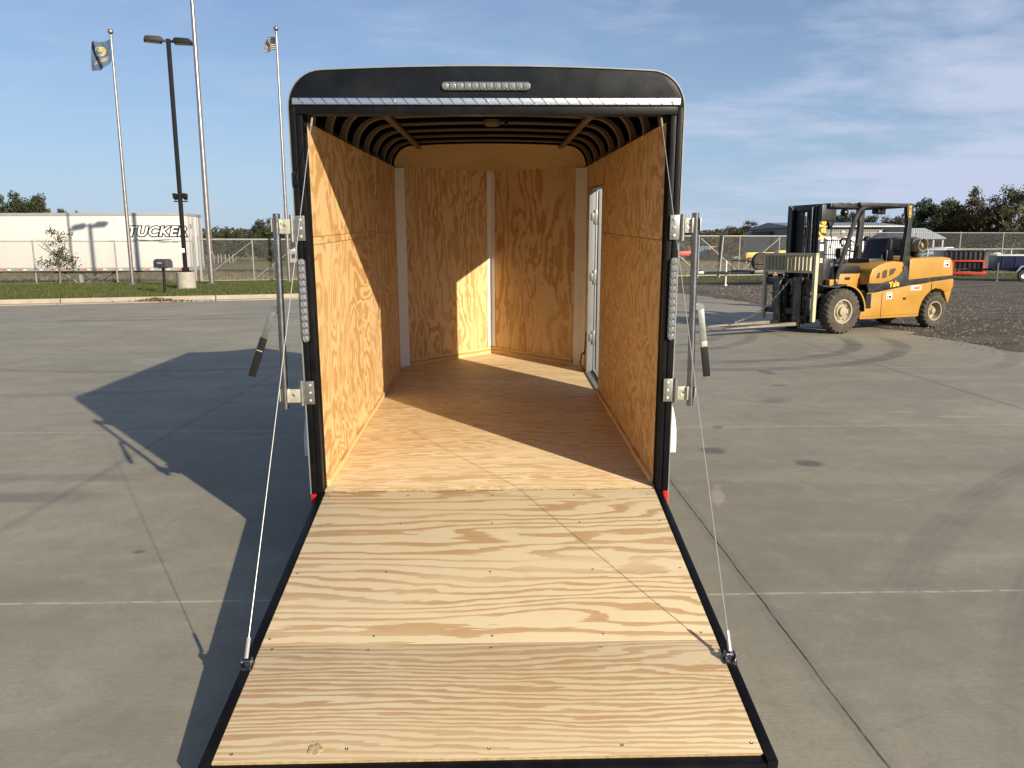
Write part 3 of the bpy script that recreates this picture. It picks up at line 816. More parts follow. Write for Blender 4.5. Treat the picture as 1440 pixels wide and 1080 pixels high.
for y in (-.06, -.33, -.72, -1.135, -1.20, -1.66):
    for x in (-.80, -.43, 0.0, .42, .80):
        jx, jy = rnd.uniform(-.015, .015), rnd.uniform(-.008, .008)
        if sc0 is None:
            m = MB(); m.lathe([(.0050, .0), (.0046, .0010), (.0028, .0012), (.0020, .0002), (.0003, .0002)], (0, 0, 0), 'Z', 10)
            sc0 = m.build('screw', 'steel', ro); sc0.location = (x+jx, y+jy, .0022)
        else:
            q = sc0.copy(); COL.objects.link(q); q.location = (x+jx, y+jy, .0022)
m = MB()
for a in range(5):
    t = a*2*PI/5; m.lathe([(.011, .002), (.010, .0045), (.0004, .0055)], (-.535+math.cos(t)*.014, -1.655+math.sin(t)*.012, 0), 'Z', 8)
m.build('wood_plug', 'ply_edge', ro)
for sg in (-1, 1):
    m = MB()
    m.box(sg*.852-.022, sg*.852+.022, -1.31, -1.262, .004, .009, .001)
    m.box(sg*.852-.018, sg*.852-.014, -1.30, -1.27, .009, .035, .001); m.box(sg*.852+.014, sg*.852+.018, -1.30, -1.27, .009, .035, .001)
    m.tube([(sg*.852-.022, -1.285, .026), (sg*.852+.022, -1.285, .026)], .006, 8)
    for dx in (-.012, .012): m.lathe([(.006, .009), (.006, .014), (.0004, .015)], (sg*.852+dx, -1.305, 0), 'Z', 6)
    m.build('cable_bracket', 'steel', ro)
# lift cables
for sg in (-1, 1):
    p0, p1 = Vector((sg*.805, -.005, 1.80)), Vector((sg*.852, -1.283, -.155))
    m = MB()
    seg = 60
    m.tube([p0.lerp(p1, i/seg)+Vector((0, 0, -.006*math.sin(PI*i/seg))) for i in range(seg+1)], .0017, 6)
    m.tube([p1, p1.lerp(p0, .03)], .007, 8)
    m.tube([p0, p0.lerp(p1, .02)], .005, 8)
    m.build('lift_cable', 'wire', T)

# hinge plates and cam-bar lock bars
def hinge_plate(sg, x, z):
    m = MB()
    m.box(x-.026, x+.026, -.037, -.031, z-.058, z+.058, .004)
    m.tube([(x+sg*.034, -.040, z-.062), (x+sg*.034, -.040, z+.062)], .010, 12)
    h = m.build('hinge_plate', 'galv', T)
    for dz in (-.038, 0, .038):
        m = MB(); m.lathe([(.0075, -.0375), (.0070, -.042), (.0004, -.044)], (x-sg*.006, 0, z+dz), 'Y', 12); m.build('bolt', 'zinc', h)
for sg in (-1, 1):
    hinge_plate(sg, sg*.885, 1.305); hinge_plate(sg, sg*.885, .515)
for sg, tx, bx in ((-1, -.985, -1.000), (1, .975, .990)):
    m = MB(); m.tube([(tx, -.05, 1.372), (bx, -.05, .44)], .0165, 20)
    m.mi = 1; m.tube([(tx, -.05, 1.3722), (tx, -.05, 1.3728)], .013, 16)
    bar = m.build('lock_bar', ['steel', 'ink'], T)
    for z in (1.315, .505):
        x = tx + (bx-tx)*(1.372-z)/.932
        m = MB(); m.box(x+(-sg)*.018, sg*.925, -.052, -.047, z-.035, z+.032, .003)
        m.lathe([(.017, -.0525), (.015, -.055), (.009, -.054), (.008, -.0525)], ((x+sg*.930)/2-sg*.005, 0, z), 'Y', 20)
        m.box(x-sg*.017-.003, x-sg*.017+.003, -.068, -.032, z-.034, z+.034, .002)
        m.box(x+sg*.020-.002, x+sg*.020+.002, -.068, -.040, z-.026, z+.034, .001)
        m.build('bar_bracket', 'zinc', bar)
    x0 = tx+(bx-tx)*.48; sx = x0+sg*.035
    ex, ez = (-1.150, .605) if sg < 0 else (1.065, .590)
    m = MB()
    m.lathe([(.021, -.055), (.021, -.050)], (sx, 0, .925), 'Y', 20); m.box(min(x0, sx), max(x0, sx), -.054, -.050, .905, .945, .001)
    d = Vector((ex-sx, 0, ez-.925)); Ln = d.length; d.normalize(); nx = Vector((-d.z, 0, d.x))*.015
    def strap(m, t0, t1, y0, y1, w=1.0):
        a, b = Vector((sx, 0, .925))+d*Ln*t0, Vector((sx, 0, .925))+d*Ln*t1
        q = [a-nx*w, b-nx*w, b+nx*w, a+nx*w]; m.prism([(v.x, v.z) for v in q], 'Y', y0, y1, .001)
    strap(m, .02, .6, -.062, -.057)
    hd = m.build('bar_handle', 'galv', bar)
    m = MB(); strap(m, .56 if sg > 0 else .42, 1.0, -.067, -.0535, 1.12); m.build('handle_grip', 'grip', bar)
    m = MB(); strap(m, .48 if sg > 0 else .60, .56 if sg > 0 else .615, -.069, -.068, .95); m.build('handle_band', 'zinc', bar)
# fenders, wheels, chassis, tongue
for sg in (-1, 1):
    m = MB(); prof = []
    for i in range(15):
        a = PI*i/14; prof.append((1.62-.52*math.cos(a), -.10+.30*math.sin(a)**.8))
    ip = [(1.62+(y-1.62)*.97, z-.008) for y, z in prof][::-1]
    m.prism(prof+ip, 'X', sg*.916, sg*1.215)
    m.prism([(1.10, -.16), (1.10, -.10), (1.115, -.10), (1.115, -.16)], 'X', sg*.916, sg*1.215)
    m.build('fender', 'whitegloss', T)
    m = MB(); rr_ = .34
    m.lathe([(.20, -.09), (.30, -.095), (.335, -.08), (.34, -.05), (.34, .05), (.335, .08), (.30, .095), (.20, .09)], (sg*1.04, 1.62, -.10), 'X', 36)
    wh = m.build('wheel', 'rubber', T)
    m = MB(); m.lathe([(.20, -.08), (.19, 0), (.12, .05), (.05, .06), (.045, .09), (.0004, .09)], (sg*1.04, 1.62, -.10), 'X', 24); m.build('rim', 'galv', wh)
m = MB(); m.box(-.84, -.78, .06, 3.3, -.12, -.022); m.box(.78, .84, .06, 3.3, -.12, -.022)
for i in range(8): m.box(-.78, .78, .3+.4*i, .35+.4*i, -.10, -.022)
m.tube([(-.98, 1.62, -.14), (.98, 1.62, -.14)], .04, 10)
m.prism([(-.62, 3.0), (-.57, 3.0), (.03, 5.2), (-.03, 5.2)], 'Z', -.20, -.122); m.prism([(.62, 3.0), (.57, 3.0), (-.02, 5.2), (.02, 5.2)], 'Z', -.20, -.122)
m.build('chassis', 'black2', T)
m = MB(); m.tube([(0, 4.95, -.51), (0, 4.95, .35)], .028, 12); m.box(-.09, .09, 4.86, 5.04, -.55, -.52, .005); m.tube([(0, 4.95, .35), (.12, 4.95, .38), (.13, 4.95, .45)], .01, 8)
m.build('tongue_jack', 'galv', T)

# ================================================================ FORKLIFT
M['yel'] = paint('yellow_machine_paint', (0.40, 0.205, 0.027), 0.42, var=0.12, scale=2.2, dirt=(0.34, 0.22, 0.09), dirt_amt=0.5, bump=0.02)
M['fblack'] = paint('forklift_black_paint', (0.013, 0.0145, 0.0165), 0.45, var=0.25, scale=4, dirt=(0.13, 0.11, 0.085), dirt_amt=0.35)
M['cream'] = paint('worn_cream_paint', (0.50, 0.44, 0.28), 0.6, var=0.15, scale=5, dirt=(0.2, 0.16, 0.1), dirt_amt=0.5)
M['forkst'] = paint('worn_fork_steel', (0.10, 0.088, 0.062), 0.6, metal=0.2, var=0.4, scale=5, dirt=(0.42, 0.36, 0.25), dirt_amt=0.5)
M['forkbl'] = paint('worn_fork_blade', (0.20, 0.175, 0.13), 0.55, metal=0.1, var=0.3, scale=4, dirt=(0.12, 0.09, 0.06), dirt_amt=0.5)
M['grease'] = paint('greasy_black_steel', (0.012, 0.012, 0.013), 0.35, var=0.4, scale=6)
M['tyre'] = paint('dusty_tyre_rubber', (0.05, 0.043, 0.034), 0.9, var=0.3, scale=7, dirt=(0.17, 0.14, 0.10), dirt_amt=0.6, bump=0.06)
M['rim'] = paint('dusty_cream_rim', (0.34, 0.285, 0.19), 0.6, var=0.2, scale=5, dirt=(0.25, 0.19, 0.12), dirt_amt=0.45)
M['rimdk'] = paint('rim_recess', (0.06, 0.045, 0.03), 0.8, var=0.3, scale=9)
M['seatv'] = paint('black_vinyl_seat', (0.014, 0.016, 0.022), 0.5, var=0.2)
M['lpg'] = paint('grey_gas_tank', (0.085, 0.085, 0.082), 0.4, var=0.2, scale=5, dirt=(0.2, 0.18, 0.14), dirt_amt=0.4)
M['yellowink'] = paint('yellow_lettering', (0.85, 0.50, 0.04), 0.5, var=0.05)
M['pink'] = paint('faded_pink_label', (0.72, 0.50, 0.42), 0.6, var=0.12, scale=20)
M['redink'] = paint('red_ink', (0.62, 0.07, 0.03), 0.6)
M['amber'] = paint('amber_beacon', (0.80, 0.25, 0.02), 0.25)
K_ = thing('forklift', 'yellow and black forklift with lowered forks parked between the concrete and the gravel', 'forklift', (6.40, 11.25, 0.0), (0, 0, R(202)))
HW = .64
# side body between wheels
low = [(-.44, .25), (-2.02, .25), (-2.02, .40)]
for i in range(1, 7):
    a = R(180-12-i*12); low.append((-2.49 - .46*math.cos(a), .35+.46*math.sin(a)))
low = [(-.44, .25), (-2.02, .25), (-2.045, .42), (-2.10, .55), (-2.20, .67), (-2.32, .75), (-2.32, .92), (-1.69, .872), (-.78, .752), (-.60, .752), (-.58, .47), (-.44, .47)]
m = MB(); m.prism(low, 'Y', -HW, HW, .012); body = m.build('body', 'yel', K_)
m = MB(); m.box(-.70, -.56, HW-.02, HW+.004, .50, .74); m.box(-.70, -.44, HW-.10, HW+.01, .455, .51, .004); m.build('step', 'grease', K_)
m = MB(); m.box(-.80, -.56, -HW-.004, -HW+.02, .50, .74); m.build('step', 'grease', K_)
# black waist band
bandp = [(-.40, .96), (-.55, .93), (-.62, .755), (-.78, .757), (-1.69, .877), (-2.92, .99), (-2.925, 1.055), (-1.66, .985), (-1.60, 1.25), (-1.48, 1.25), (-1.50, 1.17), (-1.40, 1.07), (-1.2, .985), (-.95, .935), (-.70, .93)]
m = MB(); m.prism(bandp, 'Y', HW-.02, HW+.012, .003); m.prism(bandp, 'Y', -HW+.02, -HW-.012, .003); m.build('waist_band', 'fblack', K_)
# counterweight upper and lower
cw = [(-1.66, .95), (-1.66, 1.36), (-1.72, 1.40), (-2.60, 1.425), (-2.80, 1.40), (-2.88, 1.33), (-2.92, 1.07), (-2.935, .97)]
m = MB(); m.prism(cw, 'Y', -HW, HW, .035)
cw2 = [(-2.10, .92), (-2.32, .90), (-2.32, .755), (-2.45, .80), (-2.62, .775), (-2.76, .70), (-2.90, .74), (-2.955, .82), (-2.955, .96), (-2.93, .985)]
m.prism(cw2, 'Y', -HW+.002, HW-.002, .015)
m.box(-2.88, -2.55, -.30, .30, .35, .8, .03)
m.prism([(-2.72, .72), (-2.93, .76), (-2.86, .50), (-2.83, .50)], 'Y', HW-.10, HW-.01, .01)
m.prism([(-2.72, .72), (-2.93, .76), (-2.86, .50), (-2.83, .50)], 'Y', -HW+.10, -HW+.01, .01)
cwo = m.build('counterweight', 'yel', K_)
# hood: sloped cowl with three vents
hood = [(-.62, .90), (-.64, 1.08), (-.70, 1.20), (-.85, 1.275), (-1.05, 1.33), (-1.25, 1.35), (-1.50, 1.33), (-1.53, 1.20), (-1.50, .92)]
m = MB(); m.prism(hood, 'Y', -HW+.01, HW-.008, .03); m.box(-.64, -.10, -.40, .40, .80, 1.12, .02); m.box(-1.66, -1.50, -.6, .6, .95, 1.36); hd = m.build('hood', 'yel', K_)
m = MB()
def vent(m, pts): m.prism(pts, 'Y', HW-.012, HW-.004, .004)
vent(m, [(-.80, 1.02), (-.89, 1.03), (-.89, 1.13), (-.86, 1.14), (-.82, 1.09)])
vent(m, [(-.96, 1.02), (-1.07, 1.04), (-1.08, 1.17), (-1.05, 1.19), (-.98, 1.17), (-.95, 1.14)])
vent(m, [(-1.14, 1.06), (-1.24, 1.10), (-1.31, 1.19), (-1.29, 1.21), (-1.17, 1.20), (-1.14, 1.17)])
m.build('hood_vent', 'rimdk', hd)
# floor plate / dash
m = MB(); m.box(-.62, .28, -.58, .58, .745, .80, .01); m.box(-.60, -.05, -.42, .42, 1.12, 1.26, .01); m.box(.06, .36, -.40, .58-.16, .80, 1.37, .03); m.box(-.26, .30, -.42, .40, 1.30, 1.40, .03)
m.build('dashboard', 'grease', K_)
m = MB(); m.box(.08, .20, .425, .432, 1.26, 1.33); m.build('data_plate', 'lpg', K_)
m = MB(); m.tube([(.02, .12, 1.38), (-.22, .12, 1.62)], .035, 10)
ring = [Vector((-.24, .12, 1.64)) + Matrix.Rotation(R(-45), 3, 'Y') @ Vector((math.cos(2*PI*i/24)*.18, math.sin(2*PI*i/24)*.18, 0)) for i in range(25)]
m.tube(ring, .014, 8, cap=False); m.tube([ring[0], ring[12]], .010, 6); m.tube([ring[6], ring[18]], .010, 6); m.box(-.10, .04, .05, .19, 1.40, 1.58, .03)
st_ = m.build('steering_wheel', 'seatv', K_); st_.location = (-.34, 0, .02)
# seat
m = MB(); m.box(-.92, -.38, -.30, .26, 1.36, 1.46, .04); m.prism([(-.80, 1.44), (-.72, 1.46), (-.86, 1.80), (-.93, 1.86), (-1.04, 1.82), (-1.00, 1.44)], 'Y', -.27, .23, .03)
m.box(-.95, -.45, -.28, .24, 1.26, 1.36, .01); m.box(-.98, -.78, .27, .31, 1.36, 1.62, .02); so_ = m.build('seat', 'seatv', K_); so_.location = (-.62, 0, -.06)
# gas tank lying across the counterweight
tx_, tz_ = -2.22, 1.66
m = MB(); m.lathe([(.02, -.46), (.10, -.44), (.15, -.38), (.158, -.30), (.158, .26), (.15, .32), (.10, .37), (.03, .39)], (tx_, 0, tz_), 'Y', 28); tk = m.build('gas_tank', 'lpg', K_)
m = MB(); m.lathe([(.128, .34), (.132, .46), (.124, .46), (.120, .34)], (tx_, 0, tz_), 'Y', 26); m.tube([(tx_, .38, tz_), (tx_, .44, tz_)], .028, 10); m.tube([(tx_-.03, .43, tz_-.05), (tx_+.04, .43, tz_+.04)], .016, 8)
m.build('tank_collar', 'rim', tk)
m = MB(); m.lathe([(.161, -.22), (.164, -.22), (.164, -.15), (.161, -.15)], (tx_, 0, tz_), 'Y', 28); m.lathe([(.161, .06), (.164, .06), (.164, .13), (.161, .13)], (tx_, 0, tz_), 'Y', 28)
m.box(tx_-.12, tx_+.12, -.35, .25, 1.44, 1.53, .01); m.box(tx_-.04, tx_+.04, .05, .14, 1.38, 1.47); m.lathe([(.10, 1.41), (.07, 1.44), (.045, 1.52)], (tx_, .30, 0), 'Z', 12)
m.build('tank_strap', 'grease', tk)
# overhead guard
def fpil(sg):
    y = sg*.56
    m = MB()
    p = [(.17, y, .90), (.10, y, 1.15), (-.02, y, 1.52), (-.13, y, 1.86), (-.235, y, 2.14), (-.31, y, 2.27), (-.42, y, 2.355), (-.58, y, 2.39), (-.80, y, 2.40)]
    m.tube(p, .045, 8, flat=(.035, .045)); return m.build('guard_post', 'fblack', K_)
for sg in (-1, 1):
    fpil(sg)
    m = MB(); y = sg*.58
    m.prism([(-1.48, 1.22), (-1.66, 1.20), (-1.665, 1.5), (-1.67, 2.44), (-1.50, 2.44), (-1.50, 2.30), (-1.555, 2.1)], 'Y', y-.04, y+.04, .008); m.build('guard_post', 'fblack', K_)
m = MB()
for sg in (-1, 1):
    m.box(-1.66, -.30, sg*.56-.04, sg*.56+.04, 2.375, 2.445, .012); m.box(-.32, .36, sg*.50-.04, sg*.50+.04, 2.34, 2.42, .012)
m.box(.28, .38, -.54, .54, 2.34, 2.42, .012); m.box(-1.66, -1.56, -.60, .60, 2.37, 2.45, .012)
for i in range(9): m.box(-1.45+.19*i, -1.41+.19*i, -.54, .54, 2.385, 2.43)
m.build('overhead_guard', 'fblack', K_)
m = MB(); m.box(-1.16, -1.06, .30, .42, 2.24, 2.375, .01); m.box(-1.02, -.94, .28, .44, 2.25, 2.36, .02); m.build('rear_light', 'grease', K_)
m = MB(); m.lathe([(.03, 2.26), (.032, 2.34), (.02, 2.36), (.0004, 2.365)], (-1.04, .36, 0), 'Z', 12); m.build('beacon', 'amber', K_)
for (x, y) in ((-.12, .40), (-.12, -.40)):
    m = MB(); m.lathe([(.07, -.03), (.075, 0), (.06, .05), (.02, .07)], (x, y, 2.26), 'X', 14); m.box(x-.01, x+.01, y-.01, y+.01, 2.30, 2.37); m.build('work_light', 'grease', K_)
# mast
def rail(m, x0, x1, y0, y1, z0, z1): m.box(x0, x1, y0, y1, z0, z1, .006)
m = MB()
for sg in (-1, 1):
    rail(m, .33, .50, sg*.42, sg*.355, .26, 2.40)
rail(m, .33, .40, -.355, .355, 2.28, 2.40); rail(m, .33, .40, -.355, .355, .28, .42); rail(m, .34, .38, -.35, .35, 1.25, 1.35)
mast = m.build('mast', 'fblack', K_)
m = MB()
for sg in (-1, 1):
    rail(m, .36, .52, sg*.345, sg*.29, .20, 2.38); rail(m, .40, .56, sg*.28, sg*.23, .18, 2.36)
    m.tube([(.43, sg*.19, .3), (.43, sg*.19, 2.25)], .035, 10)
rail(m, .42, .52, -.29, .29, 2.30, 2.38); rail(m, .42, .52, -.28, .28, .22, .32)
for y in (-.14, -.06, .06, .14): m.tube([(.50, y, .4), (.50, y, 2.2)], .012, 6); m.tube([(.44, y*1.1, .35), (.44, y*1.1, 2.3)], .032, 8)
m.tube([(.45, 0, .3), (.45, 0, 1.5)], .05, 12)
m.build('inner_mast', 'grease', K_)
m = MB(); m.prism([(.16, 2.02), (.24, 1.96), (.30, 2.10), (.34, 2.34), (.12, 2.36)], 'Y', .36, .43, .01); m.box(.14, .50, .40, .46, 2.10, 2.40, .02)
m.tube([(.22, .44, 2.02), (.24, .45, 1.85), (.20, .45, 1.75), (.24, .45, 1.6)], .01, 6)
m.build('mast_head', 'fblack', K_)
# carriage
m = MB(); m.box(.60, .70, -.70, .58, .92, 1.03, .008); m.box(.60, .70, -.70, .58, .34, .46, .008)
for y in (-.40, -.20, .0, .16): m.box(.58, .64, y-.04, y+.04, .34, 1.0)
for sg in (-1, 1): m.box(.50, .62, sg*.25-.03, sg*.25+.03, .30, 1.05)
m.tube([(.64, .62, .72), (.64, -.6, .72)], .018, 8); m.box(.52, .60, -.5, .5, .55, .66)
m.build('carriage', 'grease', K_)
# load backrest
m = MB()
m.box(.66, .735, .56, .625, .24, 1.50, .006); m.box(.66, .735, -.76, -.70, .22, 1.50, .006)
m.box(.66, .735, -.76, .625, 1.46, 1.51, .008); m.box(.66, .735, -.70, .56, 1.14, 1.185, .004)
for i in range(12):
    y = -.64+.098*i
    m.prism([(.66, y), (.735, y-.022), (.735, y-.012), (.66, y+.012)], 'Z', 1.18, 1.47)
m.build('load_backrest', 'cream', K_)
for (y0, y1, z0, z1) in ((-.80, -.45, 1.18, 1.50), (.34, .46, .46, .92), (-.56, -.44, .46, .92)):
    m = MB(); m.box(.60, .655, y0, y1, z0, z1, .004); m.build('backrest_bracket', 'forkst', K_)
FT = 2.45
for y in (.24, -.29):
    m = MB(); m.box(.735, .79, y-.07, y+.07, .16, 1.05, .008); m.box(.70, .80, y-.07, y+.07, .98, 1.06, .01); f = m.build('fork', 'forkst', K_)
    m = MB(); m.prism([(.74, .15), (.74, .22), (.80, .215), (FT-.3, .175), (FT, .158), (FT, .150)], 'Y', y-.07, y+.07, .002); m.build('fork_blade', 'forkbl', f)
# chain
m = MB()
p0, p1 = Vector((.82, .10, 1.02)), Vector((1.95, -.10, .22))
n = 34
for i in range(n):
    t = (i+.5)/n; q = p0.lerp(p1, t)+Vector((0, 0, -.16*math.sin(PI*t))); d = (p1-p0 + Vector((0, 0, -.16*PI*math.cos(PI*t)))).normalized()
    s_ = d.cross(Vector((0, 0, 1))).normalized(); u = s_.cross(d)
    w = s_ if i % 2 else u
    m.tube([q+d*.028*math.cos(a)+w*.012*math.sin(a) for a in [2*PI*j/8 for j in range(9)]], .0045, 5, cap=False)
for i in range(10):
    q = p0+Vector((-.03+rnd.uniform(-.02, .02), .02+rnd.uniform(-.04, .04), .02-.03*i)); m.tube([q+Vector((.01*math.cos(a), .014*math.sin(a), .022*math.sin(a))) for a in [2*PI*j/8 for j in range(9)]], .0045, 5, cap=False)
ch = m.build('chain', 'galv', K_)
# fenders
for sg in (-1, 1):
    op, ip = [], []
    for i in range(15):
        a = R(-2+ (112+2)*i/14+0)  # measured from rear towards front
        op.append((.07-.545*math.cos(a), .42+.515*math.sin(a))); ip.append((.07-.515*math.cos(a), .42+.485*math.sin(a)))
    op.append((.62, .93)); ip.append((.62, .90))
    y0, y1 = sg*.40, sg*.735
    m = MB(); m.prism(op+ip[::-1], 'Y', y0, y1-sg*.012, .0); m.build('front_fender', 'fblack', K_)
    m = MB(); m.prism(op[:-4]+ip[:-4][::-1], 'Y', y1-sg*.011, y1, .0); m.build('fender_edge', 'yel', K_)
m = MB(); m.box(.05, .30, .44, .56, .90, 1.02, .02); m.tube([(.16, .57, 1.0), (.16, .60, 1.0)], .03, 12); m.build('guard_mount', 'yel', K_)
# wheels
def tyre_part(r, w, rin, lugs, parent_name, xc, yc, sg):
    m = MB(); seg = lugs*4
    def mod(rr, h, j):
        if rr > r*.955 and abs(h) > w*.20:
            return rr if (j % 4) in (0, 1) else rr-.028
        return rr
    hw = w/2
    m.lathe([(rin, -hw*.80), (rin+.03, -hw*.92), (r*.80, -hw), (r*.90, -hw*.98), (r*.97, -hw*.94), (r, -hw*.82), (r, -hw*.25), (r*.965, -hw*.2), (r*.965, hw*.2), (r, hw*.25), (r, hw*.82), (r*.97, hw*.94), (r*.90, hw*.98), (r*.80, hw), (rin+.03, hw*.92), (rin, hw*.80)], (0, 0, 0), 'Y', seg, mod)
    w_ = m.build(parent_name, 'tyre', K_); w_.location = (xc, yc, r); return w_
def rim_front(w_, sg, rin, hw):
    m = MB(); s_ = sg
    m.lathe([(rin+.005, s_*hw*.80), (rin+.015, s_*hw*.86), (rin-.012, s_*hw*.86), (rin-.03, s_*hw*.45), (rin*.62, s_*hw*.30), (rin*.58, s_*hw*.55), (rin*.42, s_*hw*.62), (rin*.40, s_*hw*.95), (.0004, s_*hw*1.0)], (0, 0, 0), 'Y', 32)
    for i in range(8):
        a = 2*PI*i/8; m.tube([(math.cos(a)*rin*.72, s_*hw*.30, math.sin(a)*rin*.72), (math.cos(a)*rin*.72, s_*hw*.50, math.sin(a)*rin*.72)], .014, 6)
    m.build('rim', 'rim', w_)
    m = MB()
    for i in range(8):
        a = 2*PI*(i+.5)/8; m.tube([(math.cos(a)*rin*.78, s_*(hw*.40), math.sin(a)*rin*.78), (math.cos(a)*rin*.78, s_*(hw*.44), math.sin(a)*rin*.78)], .022, 8)
    m.build('rim_hole', 'rimdk', w_)
for sg in (1, -1):
    w_ = tyre_part(.425, .25, .215, 26, 'front_wheel', .07, sg*.605, sg); rim_front(w_, sg, .215, .125)
    w_ = tyre_part(.345, .21, .185, 22, 'rear_wheel', -2.49, sg*.545, sg)
    m = MB(); hw = .105
    m.lathe([(.190, sg*hw*.80), (.196, sg*hw*.88), (.176, sg*hw*.88), (.165, -sg*hw*.3), (.09, -sg*hw*.35), (.085, sg*hw*.25), (.06, sg*hw*.35), (.055, sg*hw*.62), (.0004, sg*hw*.66)], (0, 0, 0), 'Y', 28)
    for i in range(6):
        a = 2*PI*i/6; m.tube([(math.cos(a)*.072, sg*hw*.25, math.sin(a)*.072), (math.cos(a)*.072, sg*hw*.42, math.sin(a)*.072)], .010, 6)
    m.build('rim', 'rim', w_)
m = MB(); m.box(-.10, .24, -.48, .48, .30, .55, .02); m.box(-2.56, -2.42, -.44, .44, .26, .42, .02); m.box(-2.3, -.3, -.25, .25, .28, .4); m.build('axle', 'grease', K_)
m = MB()
for (x0_, z0_, x1_, z1_) in ((-2.33, .755, -2.325, .91), (-.98, .255, -.985, .74), (-1.655, 1.0, -1.66, 1.36)):
    m.box(min(x0_, x1_)-.003, max(x0_, x1_)+.003, HW+.0005, HW+.003, z0_, z1_)
m.box(-2.0, -.5, HW+.0005, HW+.002, .300, .304); m.build('panel_seam', 'grease', K_)
m = MB()
for q_ in range(3): m.tube([(.30, -.05+.05*q_, 1.0), (.20, .10+.05*q_, .95), (.05, .20+.05*q_, .90), (-.1, .3+.04*q_, .84)], .014, 6)
m.tube([(.56, .20, 2.25), (.60, .22, 1.9), (.60, .20, 1.4), (.62, .15, 1.0)], .012, 6); m.build('hydraulic_hose', 'grease', K_)
m = MB(); m.box(-.36, -.24, .40, .415, 1.00, 1.05, .004); m.box(-1.62, -1.56, .635, .66, .60, .64, .004); m.build('hood_latch', 'grease', K_)
# lettering and decals on the near (left) side
EX, EY, EZ = (-1, 0, 0), (0, 0, 1), (0, 1, 0)
tilt = math.atan2(.12, -.9)
def side_m(x, z, y, ang=0.0):
    ca, sa = math.cos(ang), math.sin(ang)
    return basis((x, y, z), (-ca, 0, sa), (sa, 0, ca), (0, 1, 0))
text('lettering', 'Yale', .155, 'yellowink', K_, side_m(-1.27, .905, HW+.014, R(6)), bold=.004)
text('lettering', 'Yale', .225, 'yellowink', K_, side_m(.415, 1.93, .422, R(90)), bold=.006, shear=.15)
text('lettering', '120VX', .085, 'yellowink', K_, side_m(-1.585, 2.29, .622, R(90)), bold=.002)
def decal(name, x0, x1, z0, z1, y, mat, extra=()):
    m = MB(); m.box(x0, x1, y, y+.002, z0, z1); d = m.build(name, mat, K_)
    for (a0, a1, b0, b1, mt) in extra:
        m = MB(); m.box(x0+(x1-x0)*a0, x0+(x1-x0)*a1, y+.0025, y+.0035, z0+(z1-z0)*b0, z0+(z1-z0)*b1); m.build('label_print', mt, d)
stk = ((.05, .95, .70, .80, 'blueink'), (.1, .9, .86, .93, 'ink'), (.12, .35, .12, .45, 'redink'), (.45, .85, .15, .5, 'ink'))
decal('label_sticker', -1.10, -1.25, .62, .75, HW+.001, 'label', stk)
decal('label_sticker', -2.62, -2.78, 1.22, 1.35, HW+.001, 'label', stk)
decal('label_sticker', -1.74, -2.05, .77, .87, HW+.001, 'pink', ((.3, .8, .30, .62, 'redink'), (.55, .9, .72, .82, 'redink')))
decal('label_sticker', .46, .37, 1.55, 1.67, .4215, 'label')
decal('label_sticker', .44, .38, 1.33, 1.41, .4215, 'label', ((.3, .7, .2, .7, 'redink'),))
m = MB()
for i in range(5): m.box(.385, .455, .4215, .423, 1.72+.024*i, 1.735+.024*i)
m.build('emblem', 'label', K_)

# ================================================================ STREET THINGS, LEFT
M['brz'] = paint('bronze_brown_paint', (0.012, 0.011, 0.010), 0.55, spec=0.25, var=0.15)
M['satin'] = paint('satin_aluminium_pole', (0.33, 0.29, 0.27), 0.32, metal=0.8, var=0.08, scale=3)
M['navy'] = paint('navy_flag_cloth', (0.06, 0.10, 0.17), 0.85, var=0.2, scale=3)
M['gold'] = paint('gold_flag_print', (0.38, 0.31, 0.12), 0.8, var=0.3, scale=6)
M['flagw'] = paint('white_flag_stripe', (0.34, 0.32, 0.33), 0.85)
M['flagb'] = paint('black_flag_stripe', (0.03, 0.03, 0.035), 0.85)
def flagpole(label, x, y, z0, H, r0=.075, r1=.04, bead=True):
    o = thing('flagpole', label, 'flagpole', (x, y, z0), group='metal flagpoles on the lawn')
    m = MB(); n = 12; m.tube([(0, 0, H*i/n) for i in range(n+1)], .05, 16, radii=[r0+(r1-r0)*max(0, (i/n-.25)/.75) for i in range(n+1)]); m.build('pole', 'satin', o)
    m = MB(); m.lathe([(.17, 0), (.17, .03), (.12, .05), (.09, .10)], (0, 0, 0), 'Z', 20); m.build('collar', 'satin', o)
    m = MB(); m.lathe([(.03, H), (.03, H+.05), (.06, H+.07), (.06, H+.11), (.02, H+.12), (.02, H+.16)], (0, 0, 0), 'Z', 12)
    m.lathe([(.03, H+.15), (.08, H+.18), (.11, H+.24), (.11, H+.28), (.08, H+.34), (.0004, H+.37)], (0, 0, 0), 'Z', 16); m.build('finial', 'satin', o)
    m = MB(); m.tube([(r0+.02, -.02, 1.0), (r1+.02, -.02, H-.05)], .006, 4); m.box(r0-.02, r0+.03, -.04, 0, 1.3, 1.42); m.build('halyard', 'wire', o)
    return o
flagpole('leftmost flagpole carrying the blue flag', -15.27, 29.43, .13, 9.85)
flagpole('tallest and thickest flagpole, running out of the top of the picture beside the lamp post', -12.14, 29.98, .13, 14.0, .11, .07)
flagpole('rightmost flagpole carrying the small striped flag, next to the cargo trailer', -9.32, 31.93, .13, 10.65)
